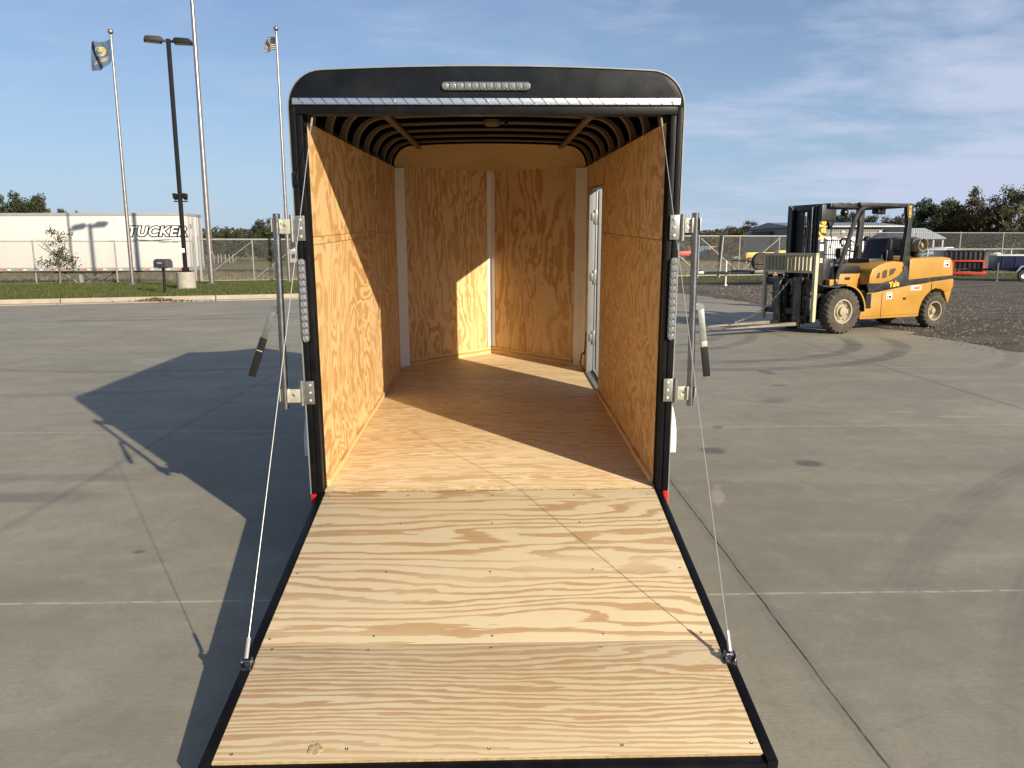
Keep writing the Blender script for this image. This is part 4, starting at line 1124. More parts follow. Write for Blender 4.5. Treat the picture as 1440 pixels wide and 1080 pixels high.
def cloth(fn, nu, nv, name, mats, matfn=None):
    m = MB()
    g = [[m.b.verts.new(fn(i/nu, j/nv)) for i in range(nu+1)] for j in range(nv+1)]
    for j in range(nv):
        for i in range(nu):
            f = m.b.faces.new((g[j][i], g[j][i+1], g[j+1][i+1], g[j+1][i]))
            if matfn: f.material_index = matfn((i+.5)/nu, (j+.5)/nv)
    o = m.build(name, mats, smooth=180)
    md = o.modifiers.new('thick', 'SOLIDIFY'); md.thickness = .004
    return o
def flagA(u, v):     # u away from the pole (to the left), v down the hoist
    x = -u*.80 - .08*u*u*v; z = -v*.82 - u*.36 + .25*u*u*(1-v)*1.2 - .12*math.sin(u*PI)*v
    x += .22*u*v*(1-u); z += .38*u*v*0
    yv = .16*math.sin(u*7+v*2.2)*u + .07*math.sin(u*15+v*5)*u
    return Vector((-15.33+x, 29.43+yv, 9.95+z))
fa = cloth(flagA, 30, 22, 'flag', 'navy'); tag(fa, 'drooping navy blue flag with gold seal and lettering', 'flag', 'flags')
def on_flag(b, fn, u0, v0, su, sv, off):
    for v in b.verts:
        u = u0+v.co.x*su; w = v0-v.co.y*sv; u = min(max(u, 0), 1); w = min(max(w, 0), 1)
        v.co = fn(u, w)+Vector((0, off, 0))
for off in (-.018, .018):
    b = bmesh.new(); bmesh.ops.create_circle(b, cap_ends=True, cap_tris=False, segments=24, radius=1)
    bmesh.ops.triangulate(b, faces=b.faces); bmesh.ops.subdivide_edges(b, edges=b.edges, cuts=2)
    on_flag(b, flagA, .48, .38, .24, .19, off); m = MB(); m.b.free(); m.b = b; m.build('flag_seal', 'gold', fa, recalc=False)
    b = text_bm('NEBRASKA', 1.0, extrude=0.0, bold=.02); on_flag(b, flagA, .50, .74, .145, .19, off*1.1)   # reads reversed from this side
    m = MB(); m.b.free(); m.b = b; m.build('lettering', 'gold', fa, smooth=0, recalc=False)
def flagB(u, v):
    x = -u*.52; z = -v*.50 - u*.40 + .18*math.sin(u*3)*(1-v) + .25*u*v
    yv = .10*math.sin(u*9+v*2)*u
    x += .05*math.sin(v*9+u*5)*u
    return Vector((-9.38+x, 31.93+yv, 10.68+z))
fb = cloth(flagB, 26, 26, 'flag', ['flagw', 'flagb'], lambda u, v: 1 if (v < .5 and u < .40) or int(v*13) % 2 == 0 else 0)
tag(fb, 'small furled black and white striped flag', 'flag', 'flags')

o = thing('lamp_post', 'tall very dark brown twin-head parking lot lamp on a round concrete pier', 'lamp post', (-11.87, 26.54, .08), (0, 0, 0))
m = MB(); m.lathe([(.34, 0), (.345, .05), (.34, .66), (.325, .68), (.0004, .68)], (0, 0, 0), 'Z', 32); m.build('concrete_pier', 'pierc', o)
m = MB(); m.box(-.065, .065, -.065, .065, .70, 9.16, .008); m.box(-.17, .17, -.17, .17, .68, .72, .005); m.box(-.11, .11, -.11, .11, .72, .86, .02); m.build('pole', 'brz', o)
for (ang, ln) in ((R(206), .62), (R(8), .66)):
    m = MB(); m.box(.05, .24, -.04, .04, 9.04, 9.12, .01); m.prism([(.20, 9.00), (.20, 9.14), (.30, 9.19), (.74, 9.17), (.82, 9.12), (.82, 9.00)], 'Y', -.20, .20, .02)
    h_ = m.build('lamp_head', 'brz', o); h_.rotation_euler = (0, 0, ang)
    m = MB(); m.box(.28, .76, -.15, .15, 8.988, 8.997); g_ = m.build('lamp_glass', 'lens', h_)
m = MB(); m.box(-.24, .28, -.03, .03, 3.32, 3.36, .005); m.build('floodlight_bar', 'brz', o)
for x in (-.17, .20, .0):
    m = MB(); m.prism([(-.10, 3.46), (.06, 3.40), (.08, 3.62), (-.14, 3.64)], 'X', x-.07, x+.07, .015) if x else m.box(-.05, .05, .06, .14, 3.42, 3.58, .01)
    m.tube([(x, 0, 3.36), (x, 0, 3.45)], .015, 8); m.build('floodlight', 'brz', o)
m = MB(); m.box(-.13, .05, -.10, -.07, 1.42, 1.58, .005); m.build('number_plate', 'label', o)

o = thing('mailbox', 'dark grey mailbox with rounded top on a post in the lawn by the kerb', 'mailbox', (-11.4, 23.4, .0), (0, 0, R(-28)))
m = MB(); m.tube([(0, 0, 0), (0, 0, 1.0)], .045, 12); m.box(-.12, .12, -.12, .12, .98, 1.0); m.build('post', 'ink', o)
bx = [(-.15, 1.0), (-.15, 1.18)] + [(-.15*math.cos(PI*i/10), 1.18+.12*math.sin(PI*i/10)) for i in range(1, 10)] + [(.15, 1.18), (.15, 1.0)]
M['mailg'] = paint('dark_grey_mailbox', (0.055, 0.055, 0.06), 0.4, var=0.1)
m = MB(); m.prism([(y, z) for y, z in bx], 'X', -.30, .28, .006); b_ = m.build('box', 'mailg', o)
m = MB(); m.prism([(y*1.03, z if z < 1.01 else z+.006) for y, z in bx], 'X', .281, .30, .003); m.box(.30, .32, -.03, .03, 1.22, 1.25); m.build('door', 'mailg', b_)
m = MB(); m.box(-.10, .12, -.156, -.151, 1.15, 1.175); m.build('name_plate', 'label', b_)
m = MB(); m.box(.05, .07, .152, .165, 1.1, 1.3); m.build('signal_flag', 'red', b_)

# chain-link fences -----------------------------------------------------------
M['fgalv'] = paint('galvanised_fence_pipe', (0.30, 0.30, 0.29), 0.5, metal=0.35, var=0.12, scale=3)
M['fmesh'] = paint('chain_link_wire', (0.25, 0.25, 0.24), 0.5, metal=0.3, var=0.1, scale=3)
def clip_line(p, q, W_, H_):
    (x0, z0), (x1, z1) = p, q; t0, t1 = 0, 1
    for a, d, lo, hi in ((x0, x1-x0, 0, W_), (z0, z1-z0, 0, H_)):
        ta, tb = (lo-a)/d, (hi-a)/d
        if ta > tb: ta, tb = tb, ta
        t0, t1 = max(t0, ta), min(t1, tb)
    return None if t0 >= t1 else ((x0+(x1-x0)*t0, z0+(z1-z0)*t0), (x0+(x1-x0)*t1, z0+(z1-z0)*t1))
def meshwire(par, x0, x1, zb, zt, sp=.085, r=.0019, y=0):
    m = MB(); W_, H_ = x1-x0, zt-zb; n = int((W_+H_)/sp)
    for i in range(n):
        for s_ in (1, -1):
            a = (i*sp - H_, 0) if s_ > 0 else (i*sp, 0); b = (a[0]+H_, H_) if s_ > 0 else (a[0]-H_, H_)
            c = clip_line(a, b, W_, H_)
            if not c: continue
            (ax_, az), (bx_, bz) = c; o_ = .004*s_; d = r*.7071
            A = (x0+ax_, y+o_, zb+az); B = (x0+bx_, y+o_, zb+bz)
            px, pz = (-d, d) if s_ > 0 else (d, d)
            v = [m.b.verts.new(q) for q in ((A[0]-px, A[1]-r, A[2]-pz), (A[0]+px, A[1]-r, A[2]+pz), (A[0], A[1]+r, A[2]), (B[0]-px, B[1]-r, B[2]-pz), (B[0]+px, B[1]-r, B[2]+pz), (B[0], B[1]+r, B[2]))]
            for f in ((0, 1, 4, 3), (1, 2, 5, 4), (2, 0, 3, 5)): m.b.faces.new([v[q] for q in f])
    return m.build('chain_link', 'fmesh', par, smooth=0)
FA = math.atan(FS); FC = math.cos(FA)
def fence_root(name, label, cat, xw, z0=.0, group=None): return thing(name, label, cat, (xw, fence_y(xw), z0), (0, 0, FA), group)
def postm(par, x, h, r=.032, name='post'):
    m = MB(); m.tube([(x, 0, 0), (x, 0, h)], r, 10); m.lathe([(r*1.15, h), (r*.9, h+.03), (.0004, h+.045)], (x, 0, 0), 'Z', 10); return m.build(name, 'fgalv', par)
def railm(par, a, b, r=.024, name='rail'):
    m = MB(); m.tube([a, b], r, 8); return m.build(name, 'fgalv', par)
# left fence from far left to the gate
x_l, x_g = -36.0, -13.9
o = fence_root('chain_link_fence', 'galvanised chain-link fence on the lawn in front of the white semi-trailer', 'fence', x_l, .12, 'chain-link fences')
Ln = (x_g-x_l)/FC
for i in range(7): postm(o, Ln-3.30*i, 1.90)
railm(o, (0, 0, 1.88), (Ln, 0, 1.88), .022, 'top_rail'); meshwire(o, 0, Ln, .03, 1.87); railm(o, (0, 0, .05), (Ln, 0, .05), .005, 'tension_wire')
# left gate
o = fence_root('chain_link_gate', 'chain-link sliding gate with diagonal braces between the flagpoles and the cargo trailer', 'gate', -13.6, .08, 'chain-link gates')
Ln = 13.5/FC
for i in range(7):
    x = Ln*i/6; postm(o, x, 1.98, .03, 'upright')
for i in range(6):
    x = Ln*i/6; railm(o, (x, 0, .14), (x+Ln/6, 0, 1.92), .016, 'brace')
railm(o, (0, 0, 2.0), (Ln, 0, 2.0), .045, 'top_rail'); railm(o, (0, 0, .10), (Ln, 0, .10), .024, 'bottom_rail'); meshwire(o, 0, Ln, .12, 1.97)
for x in (-.25, -.05): postm(o, x, 2.1, .045, 'gate_post')
# right gate
o = fence_root('chain_link_gate', 'chain-link gate with long pale diagonal braces behind the black utility trailer', 'gate', 4.0, .0, 'chain-link gates')
Ln = 14.6/FC
for i in range(7):
    x = Ln*i/6; postm(o, x, 2.25, .03, 'upright')
for i in (1, 2, 3): railm(o, (Ln*i/6+.1, 0, 2.15), (Ln*(i+1)/6+.1, 0, .2), .028, 'brace')
for i in (4, 5): railm(o, (Ln*i/6, 0, .2), (Ln*(i+1)/6, 0, 2.15), .022, 'brace')
railm(o, (0, 0, 2.27), (Ln, 0, 2.27), .038, 'top_rail'); railm(o, (0, 0, .12), (Ln, 0, .12), .03, 'bottom_rail'); meshwire(o, 0, Ln, .14, 2.24)
m = MB(); m.lathe([(.15, -.05), (.16, 0), (.15, .05)], (8.9, -.12, 2.42), 'Y', 20); m.tube([(8.9, -.12, 2.3), (8.75, -.12, 0)], .05, 10); m.build('roller_post', 'fgalv', o)
# right fence
o = fence_root('chain_link_fence', 'tall chain-link fence behind the forklift and the parked trailers', 'fence', 18.9, .0, 'chain-link fences')
Ln = 25/FC
for i in range(9): postm(o, Ln*i/8, 2.5, .035)
railm(o, (0, 0, 2.48), (Ln, 0, 2.48), .026, 'top_rail'); meshwire(o, 0, Ln, .04, 2.46)
# road guard rail beyond
o = thing('guard_rail', 'pale steel guard rail along the road beyond the fence', 'guard rail', (26, 60, 0), (0, 0, FA))
m = MB(); m.box(0, 30, 0, .06, 1.42, 1.50, .02)
m.build('rail', 'fgalv', o)
for i in range(11):
    m = MB(); m.box(i*3-.05, i*3+.05, .06, .16, 0, 1.48, .01); m.build('post', 'fgalv', o)

# semi trailer ---------------------------------------------------------------
M['trw'] = paint('white_trailer_skin', (0.56, 0.55, 0.52), 0.45, var=0.03, scale=0.8, dirt=(0.6, 0.57, 0.48), dirt_amt=0.12)
M['railg'] = paint('grey_trailer_rail', (0.36, 0.36, 0.35), 0.45, metal=0.3, var=0.1)
SX, SY, SZ = -16.75, 39.4, gz(-20, 48)
o = thing('semi_trailer', 'long white box semi-trailer standing beyond the left fence', 'semi-trailer', (SX, SY, SZ), (0, 0, R(1.2)))
Lt = 15.5
m = MB(); m.box(-Lt, 0, 0, 2.55, 1.10, 3.98, .02)
m.build('box_body', 'trw', o)
m = MB(); m.box(-Lt-.01, .01, -.015, 2.565, 3.86, 4.03, .01); m.build('top_rail', 'railg', o)
m = MB(); m.box(-Lt-.01, .01, -.015, 2.565, .92, 1.10, .01); m.build('bottom_rail', 'railg', o)
m = MB()
for i in range(2):
    m.box(.012, .035, .06+1.25*i, 1.22+1.25*i, 1.12, 3.84, .01)
rd = m.build('rear_doors', 'trw', o)
m = MB()
for y in (.35, .95, 1.6, 2.2): m.tube([(.06, y, 1.1), (.06, y, 3.85)], .02, 8)
m.build('lock_rods', 'fgalv', rd)
m = MB(); m.box(.037, .045, .5, .85, 3.2, 3.45); m.build('vent_plate', 'railg', rd)
m = MB(); m.box(-.25, -.20, -.012, -.004, 1.15, 3.8); m.build('corner_post', 'railg', o)
for i in range(19):
    x = -.6-.85*i
    m = MB(); m.box(x, x+.25, -.021, -.016, .97, 1.03); m.mi = 1; m.box(x+.26, x+.45, -.021, -.016, .97, 1.03); m.build('reflector_strip', ['redink', 'label'], o)
for sg in (.45, 2.1):
    m = MB(); m.box(-6.1, -5.95, sg-.08, sg+.08, .05, .95); m.box(-6.2, -5.85, sg-.18, sg+.18, 0, .05); m.tube([(-7.1, sg, .92), (-6.2, sg, .25)], .03, 6); m.tube([(-4.7, sg, .92), (-5.7, sg, .3)], .03, 6); m.build('landing_leg', 'railg', o)
m = MB(); m.box(-7.4, -4.4, .3, 2.25, .80, .92); m.box(-Lt+.5, -.3, .5, .62, .84, .92); m.build('underframe', 'ink', o)
for i in range(4):
    pass
def tuck(size, bold, mat, dy, parent):
    b = text_bm('TUCKER', size, bold=bold, shear=.28, extrude=.004, space=1.10)
    for v in b.verts: v.co.x *= 1.10
    bmesh.ops.transform(b, matrix=basis((-1.58, dy, 3.02), (1, 0, 0), (0, 0, 1), (0, -1, 0)), verts=b.verts)
    m = MB(); m.b.free(); m.b = b; return m.build('lettering', mat, parent, smooth=0, recalc=False)
tuck(.72, .070, 'ink', -.010, o); tuck(.72, .016, 'label', -.024, o)
m = MB()
m.prism([(-3.0, 2.60), (-2.3, 2.54), (-1.9, 2.50), (-1.4, 2.55), (-.45, 2.64), (-1.4, 2.60), (-1.9, 2.57), (-2.3, 2.60)], 'Y', -.012, -.006)
m.build('swoosh', 'ink', o)
text('lettering', 'FREIGHT LINES', .13, 'ink', o, basis((-.95, -.010, 2.47), (1, 0, 0), (0, 0, 1), (0, -1, 0)), bold=.002, space=1.2)

# ================================================================ TREES
def tree_proto(seed, H, Wd, leafmat, barkmat='bark', clumps=34, leaves=150, lsize=.24, base=.28, shape=1.0, open_=0.0):
    r = random.Random(seed)
    tm = MB()
    def limb(p, d, ln, rad, depth):
        pts = [p]; rr = [rad]; q = p.copy(); dd = d.normalized()
        for i in range(5):
            dd = (dd + Vector((r.gauss(0, .12), r.gauss(0, .12), r.gauss(.05, .06)))).normalized()
            q = q + dd*ln/5; pts.append(q.copy()); rr.append(rad*(1-.14*(i+1)))
        tm.tube(pts, rad, 6, radii=rr)
        ends.append(pts[-1])
        if depth > 0:
            for i in range(3 if depth > 1 else 2):
                k_ = r.randint(2, 5)
                nd = (dd*.5 + Vector((r.gauss(0, .7), r.gauss(0, .7), r.uniform(.2, .8)))).normalized()
                limb(pts[k_], nd, ln*r.uniform(.5, .75), rr[k_]*.6, depth-1)
    ends = []
    limb(Vector((0, 0, -.1)), Vector((0, 0, 1)), H*.42, H*.022, 0)
    for i in range(6):
        a = 2*PI*i/6+r.uniform(-.4, .4); z = H*r.uniform(base*.8, .45)
        limb(Vector((0, 0, z)), Vector((math.cos(a), math.sin(a), r.uniform(.5, 1.3))), H*r.uniform(.25, .40), H*.011, 2)
    cm = MB()
    cs = []
    for i in range(clumps):
        for _ in range(30):
            u = r.uniform(-1, 1); v = r.uniform(-1, 1); w = r.uniform(base, 1.0)
            e = math.sin(PI*min(1, max(0, (w-base)/(1-base)))**(0.75*shape))**.5*(1-.12*r.random()) if shape else (1-(w-base)/(1-base))**1.3*(1-.3*r.random())+.03
            if math.hypot(u, v) < e+.05: break
        cs.append((Vector((u*Wd/2*.88, v*Wd/2*.88, w*H*.93)), H*r.uniform(.07, .14)))
    for e in ends:
        if r.random() < .5*(1-open_): cs.append((e, H*r.uniform(.05, .09)))
    for c, rad in cs:
        n = int(leaves*(rad/(H*.09))**2)
        for j in range(n):
            d = Vector((r.gauss(0, 1), r.gauss(0, 1), r.gauss(0, .75))).normalized()*rad*(r.random()**.45)*r.uniform(.75, 1.15)
            p = c+d; s_ = lsize*r.uniform(.5, 1.25)
            n1_ = Vector((r.gauss(0, 1), r.gauss(0, 1), r.gauss(.3, 1))).normalized(); a = n1_.orthogonal().normalized()*s_; b = n1_.cross(a).normalized()*s_*.6
            cm.b.faces.new([cm.b.verts.new(p+a), cm.b.verts.new(p+b), cm.b.verts.new(p-a), cm.b.verts.new(p-b)])
    root = bpy.data.objects.new('tree', None); COL.objects.link(root)
    t = tm.build('trunk', barkmat, root); c = cm.build('crown', leafmat, root, smooth=0, recalc=False)
    root['height'] = H; root['width'] = Wd
    return root
protos = {
 'dark': tree_proto(1, 10, 9, 'leaf_dark', clumps=44, lsize=.17, leaves=240, base=.16),
 'olive': tree_proto(2, 10, 8, 'leaf_olive', clumps=36, lsize=.16, leaves=220, base=.18),
 'brown': tree_proto(3, 10, 8, 'leaf_brown', 'pale_bark', clumps=38, lsize=.15, leaves=220, base=.15, open_=.5),
 'tall': tree_proto(4, 10, 6.5, 'leaf_olive', 'pale_bark', clumps=34, lsize=.14, leaves=190, base=.12, shape=.8, open_=.6),
}
used = set()
CX, CY, FPX = .022, -3.78, 1081
def place_tree(kind, px, top, halfpx, dist, label, group):
    """stands on the ground at a chosen distance; bearing measured from the photo"""
    b_ = math.atan((px-720)/FPX*math.cos(.174)) + .024
    x = CX+dist*math.tan(b_); y = CY+dist
    H = 1.6 + (350-top)/FPX*dist*1.02
    Wd = 2*halfpx/FPX*dist*1.25
    p = protos[kind]
    if kind in used: q = dup(p)
    else: q = p; used.add(kind)
    for k_ in ('height', 'width'):
        if k_ in q: del q[k_]
    base_ = {'dark': (10, 9), 'olive': (10, 8), 'brown': (10, 8), 'tall': (10, 6.5)}[kind]
    q.location = (x, y, -.05); s1, s2 = Wd/base_[1], H/(base_[0])
    q.scale = (s1, s1, s2); q.rotation_euler = (0, 0, rnd.uniform(0, 6.28))
    tag(q, label, 'tree', group)
    return q
G = 'trees on the far side of the field'
TR = [
 ('olive', 8, 288, 26, 105, 'leftmost low tree crown showing above the semi-trailer roof at the picture edge'),
 ('dark', 47, 271, 34, 100, 'biggest round dark tree rising behind the white semi-trailer'),
 ('olive', 92, 291, 20, 108, 'small tree crown behind the semi-trailer between the large round tree and the left flagpole'),
 ('olive', 292, 321, 18, 110, 'olive tree just right of the rear end of the semi-trailer'),
 ('dark', 330, 322, 17, 115, 'middle rounded dark tree seen over the left gate'),
 ('olive', 353, 327, 14, 118, 'lowest olive tree between two taller trees over the left gate'),
 ('dark', 381, 306, 30, 72, 'low-branched spreading tree directly behind the left lock bar of the cargo trailer'),
 ('olive', 417, 336, 16, 110, 'low olive tree against the left side of the cargo trailer'),
 ('dark', 986, 326, 20, 130, 'low dark tree just right of the right-hand lock bar'),
 ('brown', 1008, 322, 15, 128, 'small brownish tree left of the round tree over the right gate'),
 ('brown', 1040, 311, 26, 120, 'wide round browning tree above the cream shed'),
 ('olive', 1065, 322, 16, 124, 'lower olive tree filling the right shoulder of the browning tree'),
 ('olive', 1092, 313, 19, 118, 'tree standing behind the dark gabled end of the grey building'),
 ('dark', 1190, 300, 26, 118, 'left dark tree seen through the forklift cab opening'),
 ('dark', 1215, 302, 24, 122, 'dark tree behind the slanted front guard post of the forklift'),
 ('tall', 1250, 301, 22, 120, 'thin see-through tree above the grey building in the rear of the forklift cab opening'),
 ('olive', 1278, 296, 18, 124, 'olive tree directly behind the rear guard post of the forklift'),
 ('dark', 1318, 280, 38, 100, 'dense dark green tree right of the forklift above its tank'),
 ('brown', 1374, 263, 32, 96, 'large brown-leaved tree between the dense dark tree and the tallest tree'),
 ('tall', 1422, 256, 30, 92, 'tallest tree, open-branched, at the right edge of the picture'),
 ('brown', 1455, 290, 26, 100, 'reddish-brown tree cut by the right edge of the picture'),
 ('olive', 1345, 305, 24, 104, 'lower olive tree filling the gap below the brown-leaved tree'),
]
for t in TR: place_tree(t[0], t[1], t[2], t[3], t[4], t[5], G)
# distant hedgerow mass
m = MB(); r = random.Random(11)
for i in range(52000):
    x = r.uniform(-110, 150); y = 138 + r.gauss(0, 6) + .12*abs(x)
    hh = 4.9 + 1.5*mnoise.noise(Vector((x*.07, 0, 0))) + .9*mnoise.noise(Vector((x*.3, 3, 0)))
    z = hh*(r.random()**.65); s_ = r.uniform(.15, .42)
    n1_ = Vector((r.gauss(0, 1), r.gauss(0, 1), r.gauss(.3, 1))).normalized(); a = n1_.orthogonal().normalized()*s_; b = n1_.cross(a).normalized()*s_*.7; p = Vector((x, y, z))
    m.b.faces.new([m.b.verts.new(p+a), m.b.verts.new(p+b), m.b.verts.new(p-a), m.b.verts.new(p-b)])
struct(tag(m.build('distant_woodland', 'leaf_dark', smooth=0, recalc=False), 'distant band of woodland along the horizon'), 'stuff')
# sapling on the lawn
sp_ = tree_proto(21, 2.9, 1.9, 'leaf_red', 'bark', clumps=22, leaves=34, lsize=.052, base=.30, shape=0, open_=.9)
for k_ in ('height', 'width'): del sp_[k_]
sp_.location = (-19.2, 31.0, .10)
tag(sp_, 'young sapling with thinning brown-green leaves on the lawn before the semi-trailer', 'tree')
# leaf pile at kerb
m = MB(); r = random.Random(4)
for i in range(500):
    a = r.uniform(0, 6.28); q = abs(r.gauss(0, .42)); p = Vector((-10.55+math.cos(a)*q*1.3, 20.75+math.sin(a)*q*.35, .03+max(0, .10-.14*q)*r.random()))
    n1_ = Vector((r.gauss(0, 1), r.gauss(0, 1), 1)).normalized(); u = n1_.orthogonal()*.03; v = n1_.cross(u)
    m.b.faces.new([m.b.verts.new(p+u), m.b.verts.new(p+v), m.b.verts.new(p-u), m.b.verts.new(p-v)])
struct(tag(m.build('leaf_litter', 'dryblade', smooth=0, recalc=False), 'small drift of dry tan leaves in the gutter by the mailbox'), 'stuff')

# ================================================================ BACKGROUND, RIGHT
def at(px, dist):
    b_ = math.atan((px-720)/FPX*math.cos(.174)) + .024
    return CX+dist*math.tan(b_), CY+dist
def zz(py, dist): return 1.605+(350-py)/FPX*dist*1.02
M['bgrey'] = None
def ribbed(name, c, per=4.0, axis=0):
    k = NT(name, 0.5, 0.1); x = k.sep(k.obj())[axis]
    w = k.math('SINE', k.math('MULTIPLY', x, per*2*PI)); f = k.ramp(w, [(0.0, 0.0), (0.9, 0.0), (1.0, 1.0)])
    k.bump(w, 0.6, 0.03); n_ = k.noise(k.obj(), .5, 3)
    return k.col(k.mix(k.ramp(n_, [(.3, 0.0), (.7, 1.0)]), sc(c, .85), sc(c, 1.1)))
M['bgrey'] = ribbed('grey_metal_siding', (0.17, 0.165, 0.155)); M['broof'] = ribbed('blue_grey_metal_roof', (0.22, 0.245, 0.29)); M['bdark'] = ribbed('dark_shingle_roof', (0.07, 0.072, 0.08), 9, 2)
M['bcream'] = ribbed('cream_siding', (0.62, 0.52, 0.30)); M['rooflight'] = ribbed('pale_metal_roof', (0.52, 0.53, 0.50))
# main grey building
x0, y0 = at(1110, 92); x1, _ = at(1268, 92)
o = thing('metal_building', 'long low grey metal building with blue wall lettering behind the forklift', 'building', (x0, y0, 0), (0, 0, 0))
Wb = x1-x0; zt_ = zz(322, 92)
m = MB(); m.box(0, Wb, 0, 14, 0, zt_); m.build('wall', 'bgrey', o)
m = MB(); m.prism([(-.4, zt_), (-.4, zt_+.12), (7, zt_+.75), (14.4, zt_+.12), (14.4, zt_)], 'X', -.3, Wb+.3); m.build('roof', 'broof', o)
m = MB(); m.box(-.3, Wb+.3, -.55, -.41, zt_-.02, zt_+.14, .02); m.build('gutter', 'rooflight', o)
for i in range(3):
    m = MB(); xx = Wb*(.18+.3*i); m.box(xx, xx+3.2, -.03, .0, 0, 2.9); dd_ = m.build('overhead_door', 'whitegloss', o)
text('lettering', 'DBU', 1.0, 'blueink', o, basis((Wb*.88, -.03, zt_-1.15), (1, 0, 0), (0, 0, 1), (0, -1, 0)), bold=.03, space=1.1)
m = MB(); m.prism([(Wb*.88-2.4, zt_-1.5), (Wb*.88-1.4, zt_-1.5), (Wb*.88-1.6, zt_-.8)], 'Y', -.04, -.02); m.build('emblem', 'blueink', o)
for fx in (.45, .78):
    m = MB(); m.box(Wb*fx, Wb*fx+.35, -.2, 0, zt_-.75, zt_-.45, .04); m.build('wall_lamp', 'label', o)
# lean-to at right with blue-grey roof
xa, ya = at(1266, 88); xb, _ = at(1322, 88)
o = thing('carport', 'open lean-to shed with sloping blue-grey roof at the right end of the grey building', 'shed', (xa, ya, 0))
Wc = xb-xa; z1_ = zz(324, 88); z2_ = zz(337, 88)
m = MB(); m.prism([(0, z1_), (Wc*.45, z1_), (Wc, z2_), (Wc, z2_-.14), (0, z2_-.14)], 'Y', -1, 9); m.build('roof', 'broof', o)
m = MB(); m.box(0.1, Wc*.45, 2, 8.5, 0, z2_-.15); m.build('wall', 'bgrey', o)
for fx in (.5, .72, .95):
    m = MB(); m.box(Wc*fx-.08, Wc*fx+.08, -.8, -.64, 0, z2_-.15); m.build('post', 'fgalv', o)
# dark gabled building at left
xa, ya = at(1076, 98); xb, _ = at(1122, 98)
o = thing('gabled_building', 'dark-roofed gabled building with pale wall beside the grey metal building', 'building', (xa, ya, 0)); Wc = xb-xa; zt_ = zz(330, 98); zr = zz(320, 98)
m = MB(); m.box(.4, Wc, 0, 10, 0, zt_); m.build('wall', 'bgrey', o)
m = MB(); m.prism([(0, zt_-.1), (Wc*.55, zr), (Wc+.1, zr), (Wc+.1, zt_-.1)], 'Y', -.4, 10.4); m.build('roof', 'bdark', o)
m = MB(); m.box(Wc*.45, Wc*.62, -.05, -.01, zt_*.35, zt_*.72); w_ = m.build('window', 'whitegloss', o); m = MB(); m.box(Wc*.47, Wc*.60, -.07, -.055, zt_*.39, zt_*.68); m.build('pane', 'broof', w_)
# cream shed
xa, ya = at(1004, 128); xb, _ = at(1052, 128)
o = thing('cream_shed', 'low cream shed with pale metal roof beyond the right gate', 'shed', (xa, ya, 0)); Wc = xb-xa; zt_ = zz(349.5, 128)+.4; zr = zz(343, 128)
m = MB(); m.box(.2, Wc-.2, 0, 8, 0, zt_); m.build('wall', 'bcream', o)
m = MB(); m.prism([(-.3, zt_), (.8, zr), (Wc-.8, zr), (Wc+.3, zt_)], 'Y', -.4, 8.4); m.build('roof', 'rooflight', o)
m = MB(); m.box(Wc*.3, Wc*.5, -.03, 0, 0, zt_*.85); m.build('door', 'rooflight', o)
# containers
def container(px0, px1, top, dist, mat, label, name='shipping_container'):
    xa, ya = at(px0, dist); xb, _ = at(px1, dist); H = zz(top, dist); w_ = xb-xa
    o = thing(name, label, 'container', (xa, ya, 0), (0, 0, 0), 'shipping containers beyond the gate')
    m = MB(); m.box(.08, w_-.08, .03, 5, .1, H-.08)
    n_ = int(w_/.28)
    for i in range(n_): m.box(.12+i*.28, .24+i*.28, 0.0, .03, .16, H-.14)
    m.build('wall', mat, o)
    m = MB()
    for x in (0, w_-.1):
        m.box(x, x+.1, -.02, .08, 0, H); m.box(x, x+.1, 4.95, 5.05, 0, H)
    m.box(.1, w_-.1, -.02, .08, H-.1, H); m.box(.1, w_-.1, -.02, .08, 0, .12); m.build('frame', mat, o)
    m = MB()
    for fx in (.3, .42, .58, .7): m.tube([(w_*fx, -.03, .12), (w_*fx, -.03, H-.1)], .025, 6)
    m.build('lock_rods', 'fgalv', o)
M['cblue'] = paint('blue_container_paint', (0.05, 0.13, 0.27), 0.6, var=0.2, scale=1.2, dirt=(0.15, 0.12, 0.1), dirt_amt=0.3)
M['corange'] = paint('orange_container_paint', (0.45, 0.17, 0.07), 0.6, var=0.2, scale=1.2, dirt=(0.25, 0.15, 0.1), dirt_amt=0.3)
M['cred'] = paint('red_machine_paint', (0.50, 0.03, 0.02), 0.5, var=0.15, dirt=(0.25, 0.1, 0.06), dirt_amt=0.3)
container(984, 996.5, 347, 112, 'cblue', 'blue shipping container beyond the right gate')
container(997, 1009, 347, 112, 'corange', 'orange shipping container next to the blue one')
